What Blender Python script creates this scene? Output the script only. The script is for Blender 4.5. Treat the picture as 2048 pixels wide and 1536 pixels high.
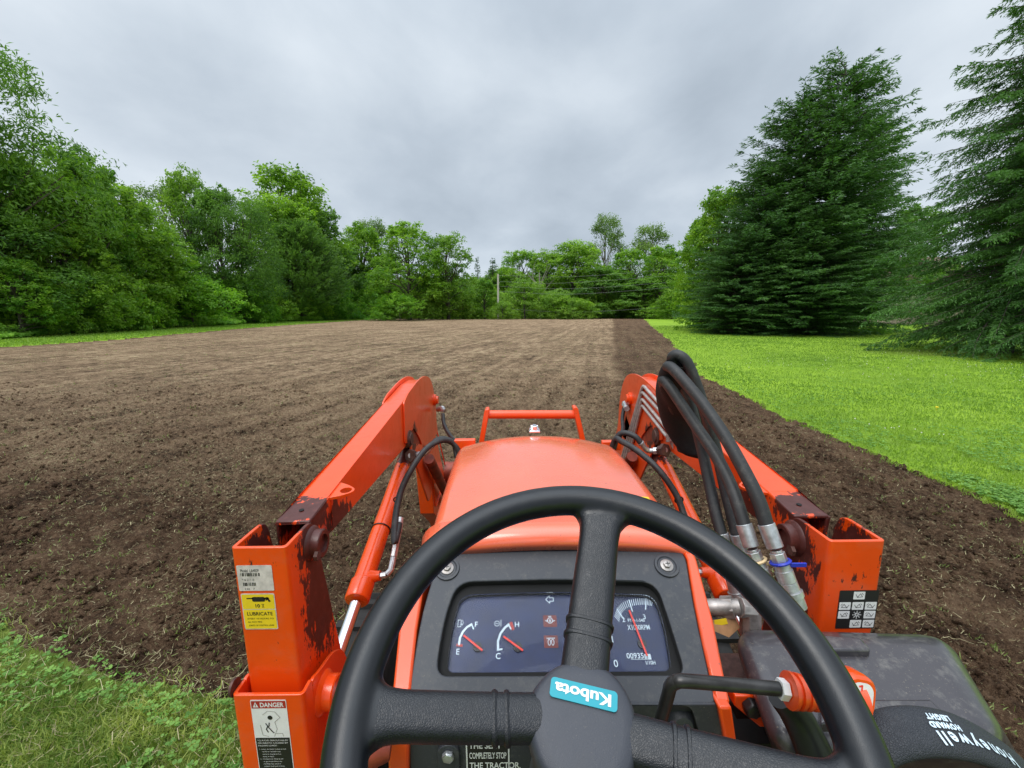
import bpy, bmesh, math, random
import numpy as np
from mathutils import Vector, Matrix
from mathutils.geometry import tessellate_polygon

for o in list(bpy.data.objects): bpy.data.objects.remove(o)
R = math.radians
scene = bpy.context.scene
C = scene.collection
EYE = 1.85

# ------------------------------------------------------------------ camera
cam_d = bpy.data.cameras.new('camera'); cam = bpy.data.objects.new('camera', cam_d); C.objects.link(cam)
cam.location = (0, 0, EYE); cam.rotation_euler = (R(90 - 9.877), 0, 0)
cam_d.sensor_width = 36.0; cam_d.lens = 850 / 2048 * 36.0
cam_d.clip_start = 0.02; cam_d.clip_end = 3000
scene.camera = cam

# ------------------------------------------------------------------ overcast sky and sun
SUN_EL, SUN_AZ = 58.0, 215.0
world = bpy.data.worlds.new('World'); scene.world = world; world.use_nodes = True
nt = world.node_tree; nt.nodes.clear()
def N(tree, kind, **kw):
    n = tree.nodes.new(kind)
    for k, v in kw.items():
        if k.startswith('i_'): n.inputs[k[2:].replace('_', ' ')].default_value = v
        elif isinstance(k, str): setattr(n, k, v)
    return n
def math_n(tree, op, a, b=None, c=None, clamp=False):
    n = tree.nodes.new('ShaderNodeMath'); n.operation = op; n.use_clamp = clamp
    for i, v in enumerate((a, b, c)):
        if v is None: continue
        if isinstance(v, (int, float)): n.inputs[i].default_value = v
        else: tree.links.new(v, n.inputs[i])
    return n.outputs[0]
def ramp(tree, fac, stops, interp='LINEAR'):
    n = tree.nodes.new('ShaderNodeValToRGB'); n.color_ramp.interpolation = interp
    el = n.color_ramp.elements
    while len(el) > 1: el.remove(el[-1])
    el[0].position, el[0].color = stops[0][0], (*stops[0][1], 1) if len(stops[0][1]) == 3 else stops[0][1]
    for p, c in stops[1:]:
        e = el.new(p); e.color = (*c, 1) if len(c) == 3 else c
    tree.links.new(fac, n.inputs[0]); return n.outputs[0]
def mixc(tree, fac, a, b, mode='MIX'):
    n = tree.nodes.new('ShaderNodeMix'); n.data_type = 'RGBA'; n.blend_type = mode
    for sock, v in ((n.inputs[0], fac), (n.inputs[6], a), (n.inputs[7], b)):
        if isinstance(v, (int, float)): sock.default_value = v
        elif isinstance(v, tuple): sock.default_value = (*v, 1) if len(v) == 3 else v
        else: tree.links.new(v, sock)
    return n.outputs[2]
L = nt.links.new
out = N(nt, 'ShaderNodeOutputWorld')
skyn = N(nt, 'ShaderNodeTexSky', sky_type='NISHITA', sun_disc=False, sun_elevation=R(SUN_EL), sun_rotation=R(SUN_AZ))
tc = N(nt, 'ShaderNodeTexCoord'); sep = N(nt, 'ShaderNodeSeparateXYZ'); L(tc.outputs['Generated'], sep.inputs[0])
den = math_n(nt, 'ADD', math_n(nt, 'MAXIMUM', sep.outputs[2], 0.0), 0.34)
comb = N(nt, 'ShaderNodeCombineXYZ')
L(math_n(nt, 'DIVIDE', sep.outputs[0], den), comb.inputs[0]); L(math_n(nt, 'DIVIDE', sep.outputs[1], den), comb.inputs[1])
def cloud_noise(scale, detail, rough, loc, dist=0.0):
    mp = N(nt, 'ShaderNodeMapping'); mp.inputs['Location'].default_value = loc; mp.inputs['Rotation'].default_value = (0, 0, R(-28)); mp.inputs['Scale'].default_value = (1.0, 0.85, 1)
    L(comb.outputs[0], mp.inputs[0])
    n = N(nt, 'ShaderNodeTexNoise'); n.inputs['Scale'].default_value = scale; n.inputs['Detail'].default_value = detail
    n.inputs['Roughness'].default_value = rough; n.inputs['Distortion'].default_value = dist
    L(mp.outputs[0], n.inputs['Vector']); return n.outputs['Fac']
n1 = cloud_noise(0.72, 3, 0.5, (5.2, 0.6, 1.4), 0.15)
n2 = cloud_noise(2.2, 6, 0.55, (7.1, 2.0, 5.0), 0.15)
cl = math_n(nt, 'ADD', math_n(nt, 'MULTIPLY', n1, 0.72), math_n(nt, 'MULTIPLY', n2, 0.28))
cloud = ramp(nt, cl, [(0.38, (0.43, 0.50, 0.58)), (0.45, (0.52, 0.595, 0.68)), (0.52, (0.64, 0.715, 0.795)), (0.60, (0.78, 0.85, 0.92))])
# an overcast sky grows brighter towards the zenith
zen = math_n(nt, 'MULTIPLY_ADD', math_n(nt, 'POWER', math_n(nt, 'MAXIMUM', sep.outputs[2], 0.0), 6.0), 3.2, 0.98)
zen = math_n(nt, 'ADD', zen, math_n(nt, 'MULTIPLY', math_n(nt, 'POWER', math_n(nt, 'SUBTRACT', 1.0, math_n(nt, 'MAXIMUM', sep.outputs[2], 0.0)), 7.0), 0.16))
cloudz = mixc(nt, 1.0, cloud, zen, 'MULTIPLY')
below = math_n(nt, 'MULTIPLY_ADD', sep.outputs[2], 8.0, 0.6, clamp=True)
cloudb = mixc(nt, below, (0.10, 0.12, 0.07), cloudz)
bg1 = N(nt, 'ShaderNodeBackground'); L(skyn.outputs[0], bg1.inputs[0]); bg1.inputs[1].default_value = 0.06
bg2 = N(nt, 'ShaderNodeBackground'); L(cloudb, bg2.inputs[0]); bg2.inputs[1].default_value = 1.08
mx = N(nt, 'ShaderNodeMixShader'); mx.inputs[0].default_value = 0.93
L(bg1.outputs[0], mx.inputs[1]); L(bg2.outputs[0], mx.inputs[2]); L(mx.outputs[0], out.inputs[0])

sun_d = bpy.data.lights.new('sun', 'SUN'); sun_d.energy = 1.5; sun_d.angle = R(30); sun_d.color = (1, 0.97, 0.92)
sun = bpy.data.objects.new('sun', sun_d); C.objects.link(sun)
az = R(SUN_AZ); el_ = R(SUN_EL)
sdir = Vector((math.sin(az) * math.cos(el_), math.cos(az) * math.cos(el_), math.sin(el_)))
sun.rotation_euler = (-sdir).to_track_quat('-Z', 'Y').to_euler(); sun.location = sdir * 60

vs = scene.view_settings; vs.view_transform = 'Standard'; vs.look = 'None'; vs.exposure = 0.0; vs.gamma = 1.0; vs.use_curve_mapping = False
scene.cycles.max_bounces = 8; scene.cycles.transparent_max_bounces = 12; scene.cycles.diffuse_bounces = 4
scene.cycles.caustics_reflective = False; scene.cycles.caustics_refractive = False

# ------------------------------------------------------------------ materials
def new_mat(name):
    m = bpy.data.materials.new(name); m.use_nodes = True; t = m.node_tree
    b = t.nodes['Principled BSDF']; return m, t, b
def noise(t, scale, detail=4, rough=0.55, vec=None, dist=0.0):
    n = t.nodes.new('ShaderNodeTexNoise'); n.inputs['Scale'].default_value = scale; n.inputs['Detail'].default_value = detail
    n.inputs['Roughness'].default_value = rough; n.inputs['Distortion'].default_value = dist
    if vec is not None: t.links.new(vec, n.inputs['Vector'])
    return n.outputs['Fac']
def objco(t): return t.nodes.new('ShaderNodeTexCoord').outputs['Object']
def bump(t, b, h, strength=0.3, dist=0.001):
    n = t.nodes.new('ShaderNodeBump'); n.inputs['Strength'].default_value = strength; n.inputs['Distance'].default_value = dist
    t.links.new(h, n.inputs['Height']); t.links.new(n.outputs[0], b.inputs['Normal'])
def simple(name, col, rough=0.5, metal=0.0, var=0.12, scale=40, bstr=0.15, bdist=0.0004, coat=0.0, spec=0.5):
    m, t, b = new_mat(name); co = objco(t)
    f = noise(t, scale, 5, 0.6, co)
    c = ramp(t, f, [(0.3, tuple(x * (1 - var) for x in col)), (0.7, tuple(min(1, x * (1 + var)) for x in col))])
    t.links.new(c, b.inputs['Base Color']); b.inputs['Metallic'].default_value = metal
    r = math_n(t, 'MULTIPLY_ADD', noise(t, scale * 0.4, 4, 0.6, co), 0.25, rough - 0.12)
    t.links.new(r, b.inputs['Roughness']); b.inputs['Coat Weight'].default_value = coat; b.inputs['Coat Roughness'].default_value = 0.25
    b.inputs['Specular IOR Level'].default_value = spec
    if bstr: bump(t, b, noise(t, scale * 6, 3, 0.6, co), bstr, bdist)
    return m

def orange_mat(name, greases=(), base=(0.88, 0.078, 0.004), rough=0.30, dirt=0.25, coat=0.35):
    """tractor paint; greases = ((x, y, z), radius) spots, x mirrored, where old grease and rust cover the paint"""
    m, t, b = new_mat(name); co = objco(t)
    big = noise(t, 9, 5, 0.6, co); fine = noise(t, 160, 4, 0.65, co)
    c = ramp(t, big, [(0.35, tuple(x * 0.9 for x in base)), (0.65, base)])
    # dust and chips
    chip = math_n(t, 'MULTIPLY', math_n(t, 'GREATER_THAN', noise(t, 55, 3, 0.6, co), 0.70), math_n(t, 'GREATER_THAN', fine, 0.5))
    c = mixc(t, math_n(t, 'MULTIPLY', chip, 0.55), c, (0.10, 0.035, 0.02))
    dust = ramp(t, noise(t, 22, 6, 0.7, co), [(0.5, (0, 0, 0)), (0.8, (1, 1, 1))])
    c = mixc(t, math_n(t, 'MULTIPLY', dust, dirt), c, (0.42, 0.16, 0.09))
    rg = math_n(t, 'MULTIPLY_ADD', dust, 0.3, rough)
    if greases:
        sx = t.nodes.new('ShaderNodeSeparateXYZ'); t.links.new(co, sx.inputs[0])
        cx = t.nodes.new('ShaderNodeCombineXYZ'); t.links.new(math_n(t, 'ABSOLUTE', sx.outputs[0]), cx.inputs[0])
        t.links.new(sx.outputs[1], cx.inputs[1]); t.links.new(sx.outputs[2], cx.inputs[2])
        tot = None
        st = t.nodes.new('ShaderNodeMapping'); st.inputs['Scale'].default_value = (1, 1, 0.45); t.links.new(co, st.inputs[0])
        jag = math_n(t, 'ADD', math_n(t, 'MULTIPLY', noise(t, 28, 5, 0.7, st.outputs[0]), 0.7), math_n(t, 'MULTIPLY', noise(t, 120, 4, 0.7, st.outputs[0]), 0.3))
        for (p, r_, kz) in greases:
            mp = t.nodes.new('ShaderNodeMapping'); mp.inputs['Scale'].default_value = (0.6, 1, kz); mp.inputs['Location'].default_value = (-p[0] * 0.6, -p[1], -p[2] * kz)
            t.links.new(cx.outputs[0], mp.inputs[0])
            ln = t.nodes.new('ShaderNodeVectorMath'); ln.operation = 'LENGTH'; t.links.new(mp.outputs[0], ln.inputs[0])
            v = math_n(t, 'SUBTRACT', 1.0, math_n(t, 'DIVIDE', ln.outputs['Value'], r_))
            v = math_n(t, 'ADD', v, math_n(t, 'MULTIPLY_ADD', jag, 3.4, -1.75))
            v = math_n(t, 'MULTIPLY', v, 9.0, clamp=True)
            tot = v if tot is None else math_n(t, 'MAXIMUM', tot, v)
        gc = ramp(t, noise(t, 60, 4, 0.6, co), [(0.35, (0.008, 0.007, 0.008)), (0.60, (0.026, 0.016, 0.017)), (0.75, (0.10, 0.03, 0.02))])
        c = mixc(t, math_n(t, 'MULTIPLY', tot, 0.93), c, gc)
        rg = math_n(t, 'MULTIPLY_ADD', tot, 0.12, rg)
        cw = math_n(t, 'MULTIPLY_ADD', tot, -coat * 0.8, coat); t.links.new(cw, b.inputs['Coat Weight'])
    else: b.inputs['Coat Weight'].default_value = coat
    t.links.new(c, b.inputs['Base Color']); t.links.new(rg, b.inputs['Roughness']); b.inputs['Coat Roughness'].default_value = 0.16
    bump(t, b, math_n(t, 'ADD', noise(t, 300, 2, 0.5, co), math_n(t, 'MULTIPLY', noise(t, 30, 3, 0.5, co), 1.5)), 0.10, 0.0006)
    return m

GR = (((0.424, 0.69, 1.452), 0.060, 0.9), ((0.424, 0.70, 1.34), 0.066, 0.50), ((0.47, 0.745, 1.487), 0.050, 1.0),
      ((0.468, 0.84, 1.425), 0.075, 1.6), ((0.44, 1.50, 1.39), 0.055, 1.0), ((0.505, 0.66, 1.44), 0.05, 1.0))
M = {}
M['orange'] = orange_mat('orange_paint')
M['orange_grease'] = orange_mat('orange_paint_greasy', GR)
M['orange_cyl'] = orange_mat('orange_cylinder_paint', (((0.468, 1.53, 1.325), 0.10, 1.0),), rough=0.25)
M['hood'] = orange_mat('hood_paint_sky_sheen', base=(0.95, 0.165, 0.075), rough=0.24, dirt=0.22, coat=0.8)  # base lightened to pink: the sky's sheen on the hood is put into the colour
for k_ in ('orange', 'orange_grease', 'hood', 'orange_cyl'):
    M[k_].node_tree.nodes['Principled BSDF'].inputs['Specular IOR Level'].default_value = 0.5; M[k_].node_tree.nodes['Principled BSDF'].inputs['Coat IOR'].default_value = 1.6
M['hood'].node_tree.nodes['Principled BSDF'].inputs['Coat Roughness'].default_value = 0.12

def plastic(name, col, rough, leather=0.0, dust=0.2, lscale=420):
    m, t, b = new_mat(name); co = objco(t)
    d = ramp(t, noise(t, 45, 7, 0.72, co), [(0.52, (0, 0, 0)), (0.78, (1, 1, 1))])
    fl = ramp(t, noise(t, 420, 3, 0.7, co), [(0.64, (0, 0, 0)), (0.72, (1, 1, 1))])
    c = mixc(t, math_n(t, 'MULTIPLY', d, dust), col, (0.20, 0.19, 0.17))
    c = mixc(t, math_n(t, 'MULTIPLY', fl, dust * 0.9), c, (0.33, 0.28, 0.20))
    t.links.new(c, b.inputs['Base Color'])
    t.links.new(math_n(t, 'MULTIPLY_ADD', d, 0.2, rough), b.inputs['Roughness'])
    if leather:
        v = t.nodes.new('ShaderNodeTexVoronoi'); v.feature = 'DISTANCE_TO_EDGE'; v.inputs['Scale'].default_value = lscale
        nn = t.nodes.new('ShaderNodeTexNoise'); nn.inputs['Scale'].default_value = 90; t.links.new(co, nn.inputs['Vector'])
        vm = t.nodes.new('ShaderNodeVectorMath'); vm.operation = 'MULTIPLY_ADD'; t.links.new(nn.outputs['Color'], vm.inputs[0]); vm.inputs[1].default_value = (0.006,) * 3; t.links.new(co, vm.inputs[2])
        t.links.new(vm.outputs[0], v.inputs['Vector'])
        e = ramp(t, v.outputs['Distance'], [(0.0, (0, 0, 0)), (0.22, (1, 1, 1))])
        bump(t, b, e, leather, 0.0006)
    else: bump(t, b, noise(t, 700, 2, 0.6, co), 0.12, 0.0003)
    return m
M['wheel'] = plastic('steering_wheel_rubber', (0.0055, 0.0065, 0.0090), 0.30, 0.08, 0.02, 900)
M['spoke'] = plastic('spoke_rubber', (0.0075, 0.0085, 0.0115), 0.34, 0.28, 0.04, 620)
M['hub'] = plastic('hub_plastic', (0.040, 0.043, 0.055), 0.48, 0.18, 0.16, 900)
M['dash'] = plastic('dash_plastic', (0.036, 0.039, 0.047), 0.50, 0, 0.40)
M['cover'] = plastic('cover_plastic', (0.048, 0.044, 0.050), 0.28, 0, 0.75)
M['cover'].node_tree.nodes['Principled BSDF'].inputs['Coat Weight'].default_value = 0.25; M['cover'].node_tree.nodes['Principled BSDF'].inputs['Coat Roughness'].default_value = 0.12; M['cover'].node_tree.nodes['Principled BSDF'].inputs['Coat IOR'].default_value = 1.5
M['rubber'] = plastic('hose_rubber', (0.022, 0.022, 0.023), 0.55, 0, 0.35)
M['cloth_black'] = plastic('black_sleeve_cloth', (0.005, 0.005, 0.006), 0.85, 0.4, 0.10)
M['pad'] = plastic('padded_band', (0.024, 0.027, 0.034), 0.6, 0.6, 0.08, 520)
M['black'] = simple('black_metal', (0.012, 0.012, 0.013), 0.42)
M['lever'] = simple('worn_black_lever_paint', (0.045, 0.043, 0.042), 0.32, 0.5, 0.4, 40)
M['recess'] = simple('dark_recess', (0.006, 0.006, 0.006), 0.8)
M['steel'] = simple('zinc_steel', (0.55, 0.56, 0.57), 0.38, 0.75, 0.35, 60)
M['steel_dirty'] = simple('stained_steel', (0.36, 0.33, 0.31), 0.45, 0.5, 0.5, 50)
M['chrome'] = simple('chrome_rod', (0.85, 0.85, 0.88), 0.16, 1.0, 0.03, 10, 0)
M['tubewhite'] = simple('pale_steel_line', (0.52, 0.48, 0.45), 0.35, 0.35, 0.3, 50)
M['rusty'] = simple('rusty_steel', (0.10, 0.05, 0.04), 0.6, 0.3, 0.5, 70)
M['maroon'] = simple('shaded_orange_paint', (0.22, 0.035, 0.015), 0.5, 0, 0.5, 25)  # orange darkened to maroon, shade under the arms and in slots painted in
M['white'] = simple('white_print', (0.78, 0.78, 0.76), 0.5, 0, 0.06)
M['offwhite'] = simple('worn_label_white', (0.62, 0.56, 0.52), 0.55, 0, 0.25, 70)
M['yellow'] = simple('yellow_label', (0.85, 0.62, 0.02), 0.45, 0, 0.06)
M['black_print'] = simple('black_print', (0.015, 0.014, 0.014), 0.45, 0, 0.1)
M['red_print'] = simple('red_print', (0.42, 0.03, 0.02), 0.45, 0, 0.1)
M['teal'] = simple('teal_badge', (0.0, 0.30, 0.37), 0.4, 0, 0.03)
M['needle'] = simple('red_needle', (0.85, 0.05, 0.03), 0.4, 0, 0.03)
M['dial'] = simple('blue_dial', (0.003, 0.014, 0.075), 0.4, 0, 0.25)
M['redsq'] = simple('dark_red_lamp', (0.16, 0.018, 0.012), 0.4, 0, 0.1)
M['blue_tie'] = simple('blue_zip_tie', (0.02, 0.04, 0.45), 0.4)
M['cream_tie'] = simple('cream_zip_tie', (0.75, 0.55, 0.30), 0.5)
M['grey_print'] = simple('grey_print', (0.62, 0.74, 0.82), 0.4, 0, 0.15)
M['tyre'] = simple('tyre_rubber', (0.02, 0.019, 0.018), 0.8, 0, 0.4, 20)
M['leafscrap'] = simple('dry_leaf', (0.35, 0.18, 0.08), 0.7, 0, 0.3)
def glass_mat():
    m = bpy.data.materials.new('clear_lens'); m.use_nodes = True; t = m.node_tree; t.nodes.clear()
    o = t.nodes.new('ShaderNodeOutputMaterial'); tr = t.nodes.new('ShaderNodeBsdfTransparent'); gl = t.nodes.new('ShaderNodeBsdfGlossy')
    co = objco(t)
    sm = ramp(t, noise(t, 26, 6, 0.7, co, 1.5), [(0.5, (0.0, 0.0, 0.0)), (0.75, (1, 1, 1))])
    t.links.new(math_n(t, 'MULTIPLY_ADD', sm, 0.25, 0.03), gl.inputs['Roughness'])
    df = t.nodes.new('ShaderNodeBsdfDiffuse'); df.inputs[0].default_value = (0.5, 0.48, 0.44, 1)
    fr = t.nodes.new('ShaderNodeFresnel'); fr.inputs[0].default_value = 1.16
    m1 = t.nodes.new('ShaderNodeMixShader'); t.links.new(fr.outputs[0], m1.inputs[0]); t.links.new(tr.outputs[0], m1.inputs[1]); t.links.new(gl.outputs[0], m1.inputs[2])
    fl = ramp(t, noise(t, 260, 4, 0.7, co, 2.0), [(0.62, (0, 0, 0)), (0.72, (1, 1, 1))])
    m2 = t.nodes.new('ShaderNodeMixShader'); t.links.new(math_n(t, 'ADD', math_n(t, 'MULTIPLY', fl, 0.22), math_n(t, 'MULTIPLY', sm, 0.02)), m2.inputs[0])
    t.links.new(m1.outputs[0], m2.inputs[1]); t.links.new(df.outputs[0], m2.inputs[2]); t.links.new(m2.outputs[0], o.inputs[0])
    return m
M['lens'] = glass_mat()
def foliage(name, dark, light, trans=0.35, rough=0.55, spec=0.35, objvar=0.25):
    m = bpy.data.materials.new(name); m.use_nodes = True; t = m.node_tree
    b = t.nodes['Principled BSDF']; o = t.nodes['Material Output']
    a = t.nodes.new('ShaderNodeAttribute'); a.attribute_name = 'tint'
    oi = t.nodes.new('ShaderNodeObjectInfo')
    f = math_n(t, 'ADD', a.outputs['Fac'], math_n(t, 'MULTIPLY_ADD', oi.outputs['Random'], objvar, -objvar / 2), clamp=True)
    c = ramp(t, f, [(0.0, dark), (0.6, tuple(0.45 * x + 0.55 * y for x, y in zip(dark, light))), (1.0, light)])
    t.links.new(c, b.inputs['Base Color']); b.inputs['Roughness'].default_value = rough; b.inputs['Specular IOR Level'].default_value = spec
    tr = t.nodes.new('ShaderNodeBsdfTranslucent'); t.links.new(mixc(t, 1.0, c, (1.15, 1.25, 0.6), 'MULTIPLY'), tr.inputs[0])
    mx_ = t.nodes.new('ShaderNodeMixShader'); mx_.inputs[0].default_value = trans
    t.links.new(b.outputs[0], mx_.inputs[1]); t.links.new(tr.outputs[0], mx_.inputs[2]); t.links.new(mx_.outputs[0], o.inputs[0])
    return m
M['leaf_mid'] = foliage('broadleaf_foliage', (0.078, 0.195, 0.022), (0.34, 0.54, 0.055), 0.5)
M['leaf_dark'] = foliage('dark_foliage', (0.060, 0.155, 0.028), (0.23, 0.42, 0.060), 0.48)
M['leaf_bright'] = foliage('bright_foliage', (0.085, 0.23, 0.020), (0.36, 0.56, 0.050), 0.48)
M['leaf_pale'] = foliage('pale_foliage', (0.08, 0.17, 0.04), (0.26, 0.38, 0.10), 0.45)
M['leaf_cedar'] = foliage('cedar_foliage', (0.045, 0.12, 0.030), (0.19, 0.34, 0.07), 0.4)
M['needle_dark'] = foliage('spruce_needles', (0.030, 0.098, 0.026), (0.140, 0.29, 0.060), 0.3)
M['needle_near'] = foliage('spruce_needles_near', (0.026, 0.088, 0.022), (0.125, 0.28, 0.048), 0.28)  # slightly darker green for the near spruces
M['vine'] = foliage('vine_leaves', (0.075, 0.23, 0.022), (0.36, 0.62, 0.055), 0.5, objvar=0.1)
M['blade'] = foliage('grass_blades', (0.12, 0.24, 0.022), (0.30, 0.44, 0.065), 0.35, objvar=0.0)
M['blade_cut'] = foliage('mixed_grass', (0.075, 0.17, 0.016), (0.48, 0.54, 0.14), 0.35, objvar=0.0)
M['clover'] = foliage('clover_leaves', (0.070, 0.19, 0.025), (0.26, 0.46, 0.09), 0.3, objvar=0.0)
M['straw'] = foliage('dead_straw', (0.17, 0.14, 0.06), (0.52, 0.46, 0.26), 0.1, objvar=0.0)
M['sprout'] = foliage('torn_green_bits', (0.09, 0.13, 0.025), (0.32, 0.38, 0.12), 0.25, objvar=0.0)
M['bark'] = simple('bark', (0.085, 0.070, 0.055), 0.9, 0, 0.4, 6, 0.6, 0.02)
M['pole_wood'] = simple('weathered_pole', (0.52, 0.50, 0.43), 0.8, 0, 0.1, 3)
M['wire'] = simple('power_cable', (0.20, 0.21, 0.20), 0.6)
M['bark_pale'] = simple('pale_dead_wood', (0.24, 0.22, 0.18), 0.85, 0, 0.25, 5)
M['flower'] = simple('white_clover_heads', (0.75, 0.74, 0.68), 0.7)
M['dandelion'] = simple('yellow_dandelion', (0.8, 0.6, 0.02), 0.7)

# ------------------------------------------------------------------ mesh helpers
class Frame:
    def __init__(s, o, u, v, n=None):
        s.o = Vector(o); s.u = Vector(u).normalized(); s.v = Vector(v).normalized(); s.n = Vector(n).normalized() if n else s.u.cross(s.v)
    def __call__(s, a, b, c=0.0): return s.o + s.u * a + s.v * b + s.n * c
def catmull(pts, k=6):
    P = [Vector(p) for p in pts]
    if len(P) < 3: return P
    P = [P[0] * 2 - P[1]] + P + [P[-1] * 2 - P[-2]]; o = []
    for i in range(1, len(P) - 2):
        for j in range(k):
            t = j / k; a, b, c, d = P[i - 1:i + 3]
            o.append(0.5 * ((2 * b) + (c - a) * t + (2 * a - 5 * b + 4 * c - d) * t * t + (3 * b - a - 3 * c + d) * t ** 3))
    o.append(P[-2]); return o
def rrect(w, h, r, k=6, cx=0, cy=0, wt=None):
    """rounded rectangle; wt = top width when it differs"""
    o = []; wt = w if wt is None else wt
    for (sx, sy, a0) in ((1, 1, 0), (-1, 1, 90), (-1, -1, 180), (1, -1, 270)):
        ww = wt if sy > 0 else w
        for i in range(k + 1):
            a = R(a0 + 90 * i / k); o.append((cx + sx * (ww / 2 - r) + r * math.cos(a), cy + sy * (h / 2 - r) + r * math.sin(a)))
    return o
def circle(r, n=24, cx=0, cy=0): return [(cx + r * math.cos(2 * math.pi * i / n), cy + r * math.sin(2 * math.pi * i / n)) for i in range(n)]
class MB:
    def __init__(s): s.v = []; s.f = []; s.m = []; s.flat = False
    def add(s, vs_, fs, mi=0):
        k = len(s.v); s.v += [tuple(p) for p in vs_]; s.f += [tuple(i + k for i in f) for f in fs]; s.m += [mi] * len(fs); return s
    def box(s, c, size, mi=0, fr=None):
        x, y, z = (q / 2 for q in size); c = Vector(c)
        P = [Vector((a * x, b * y, d * z)) for a in (-1, 1) for b in (-1, 1) for d in (-1, 1)]
        P = [c + p for p in P] if fr is None else [fr(*(c + p)) for p in P]
        return s.add(P, [(0, 1, 3, 2), (4, 6, 7, 5), (0, 4, 5, 1), (2, 3, 7, 6), (0, 2, 6, 4), (1, 5, 7, 3)], mi)
    def tube(s, pts, r, n=10, mi=0, smooth=True, k=6, caps=True, sq=1.0):
        P = catmull(pts, k) if smooth else [Vector(p) for p in pts]
        rr = (lambda i: r) if not isinstance(r, (list, tuple)) else (lambda i: float(np.interp(i / (len(P) - 1) * (len(r) - 1), range(len(r)), r)))
        V = []; up = None
        for i, p in enumerate(P):
            d = (P[min(i + 1, len(P) - 1)] - P[max(i - 1, 0)]).normalized()
            if up is None: up = d.orthogonal().normalized()
            up = (up - d * up.dot(d)).normalized(); side = d.cross(up)
            for j in range(n):
                a = 2 * math.pi * j / n; V.append(p + (up * math.cos(a) + side * math.sin(a) * sq) * rr(i))
        F = [(i * n + j, i * n + (j + 1) % n, (i + 1) * n + (j + 1) % n, (i + 1) * n + j) for i in range(len(P) - 1) for j in range(n)]
        if caps: F += [tuple(range(n))[::-1], tuple((len(P) - 1) * n + j for j in range(n))]
        return s.add(V, F, mi)
    def cyl(s, a, b, r, r2=None, n=24, mi=0):
        return s.tube([a, b], [r, r if r2 is None else r2], n, mi, False)
    def lathe(s, a, axis, prof, n=28, mi=0):
        """prof = (distance along axis, radius) list"""
        ax = Vector(axis).normalized(); u = ax.orthogonal().normalized(); w = ax.cross(u); a = Vector(a); V = []
        for (t_, r_) in prof:
            for j in range(n):
                q = 2 * math.pi * j / n; V.append(a + ax * t_ + (u * math.cos(q) + w * math.sin(q)) * max(r_, 1e-5))
        F = [(i * n + j, i * n + (j + 1) % n, (i + 1) * n + (j + 1) % n, (i + 1) * n + j) for i in range(len(prof) - 1) for j in range(n)]
        F += [tuple(range(n))[::-1], tuple((len(prof) - 1) * n + j for j in range(n))]
        return s.add(V, F, mi)
    def plate(s, fr, outer, holes=(), n0=0.0, n1=0.01, mi=0, hole_mi=None):
        loops = [list(outer)] + [list(h) for h in holes]
        tri = tessellate_polygon([[Vector((x, y, 0)) for x, y in lp_] for lp_ in loops])
        flat = [p for lp_ in loops for p in lp_]; n = len(flat)
        V = [fr(x, y, n0) for x, y in flat] + [fr(x, y, n1) for x, y in flat]
        F = [tuple(t_) for t_ in tri] + [tuple(i + n for i in t_)[::-1] for t_ in tri]; s.add(V, F, mi)
        k = 0
        for li, lp_ in enumerate(loops):
            m = len(lp_); W = [fr(x, y, n0) for x, y in lp_] + [fr(x, y, n1) for x, y in lp_]
            s.add(W, [(i, (i + 1) % m, (i + 1) % m + m, i + m) for i in range(m)], mi if li == 0 or hole_mi is None else hole_mi)
        return s
    def prism_x(s, poly, x0, x1, mi=0, holes=()):
        return s.plate(Frame((0, 0, 0), (0, 1, 0), (0, 0, 1), (1, 0, 0)), poly, holes, x0, x1, mi)
    def sheet(s, fr, loop, n=0.0, mi=0):
        tri = tessellate_polygon([[Vector((x, y, 0)) for x, y in loop]])
        return s.add([fr(x, y, n) for x, y in loop], [tuple(t_) for t_ in tri], mi)
    def text(s, txt, fr, x, y, size, mi=0, n=0.0005, width=None, align='LEFT', bold=0.0, squeeze=1.0):
        cu = bpy.data.curves.new('t', 'FONT'); cu.body = txt; cu.size = size; cu.align_x = align; cu.resolution_u = 3; cu.offset = bold
        ob = bpy.data.objects.new('t', cu); me = bpy.data.meshes.new_from_object(ob)
        V = [v.co.copy() for v in me.vertices]
        if V:
            xs = [v.x for v in V]; k = squeeze
            if width: k = width / max(1e-6, max(xs) - min(xs))
            s.add([fr(x + v.x * k, y + v.y, n) for v in V], [tuple(p.vertices) for p in me.polygons], mi)
        bpy.data.meshes.remove(me); bpy.data.objects.remove(ob); bpy.data.curves.remove(cu); return s
    def line(s, fr, pts, w, mi=0, n=0.0005, closed=False):
        P = [Vector((a, b, 0)) for a, b in pts]
        if closed: P.append(P[0])
        for a, b in zip(P, P[1:]):
            d = (b - a); 
            if d.length < 1e-7: continue
            d.normalize(); q = Vector((-d.y, d.x, 0)) * w / 2; a2 = a - d * w * 0.3; b2 = b + d * w * 0.3
            s.add([fr(p.x, p.y, n) for p in (a2 + q, a2 - q, b2 - q, b2 + q)], [(0, 1, 2, 3)], mi)
        return s
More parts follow.
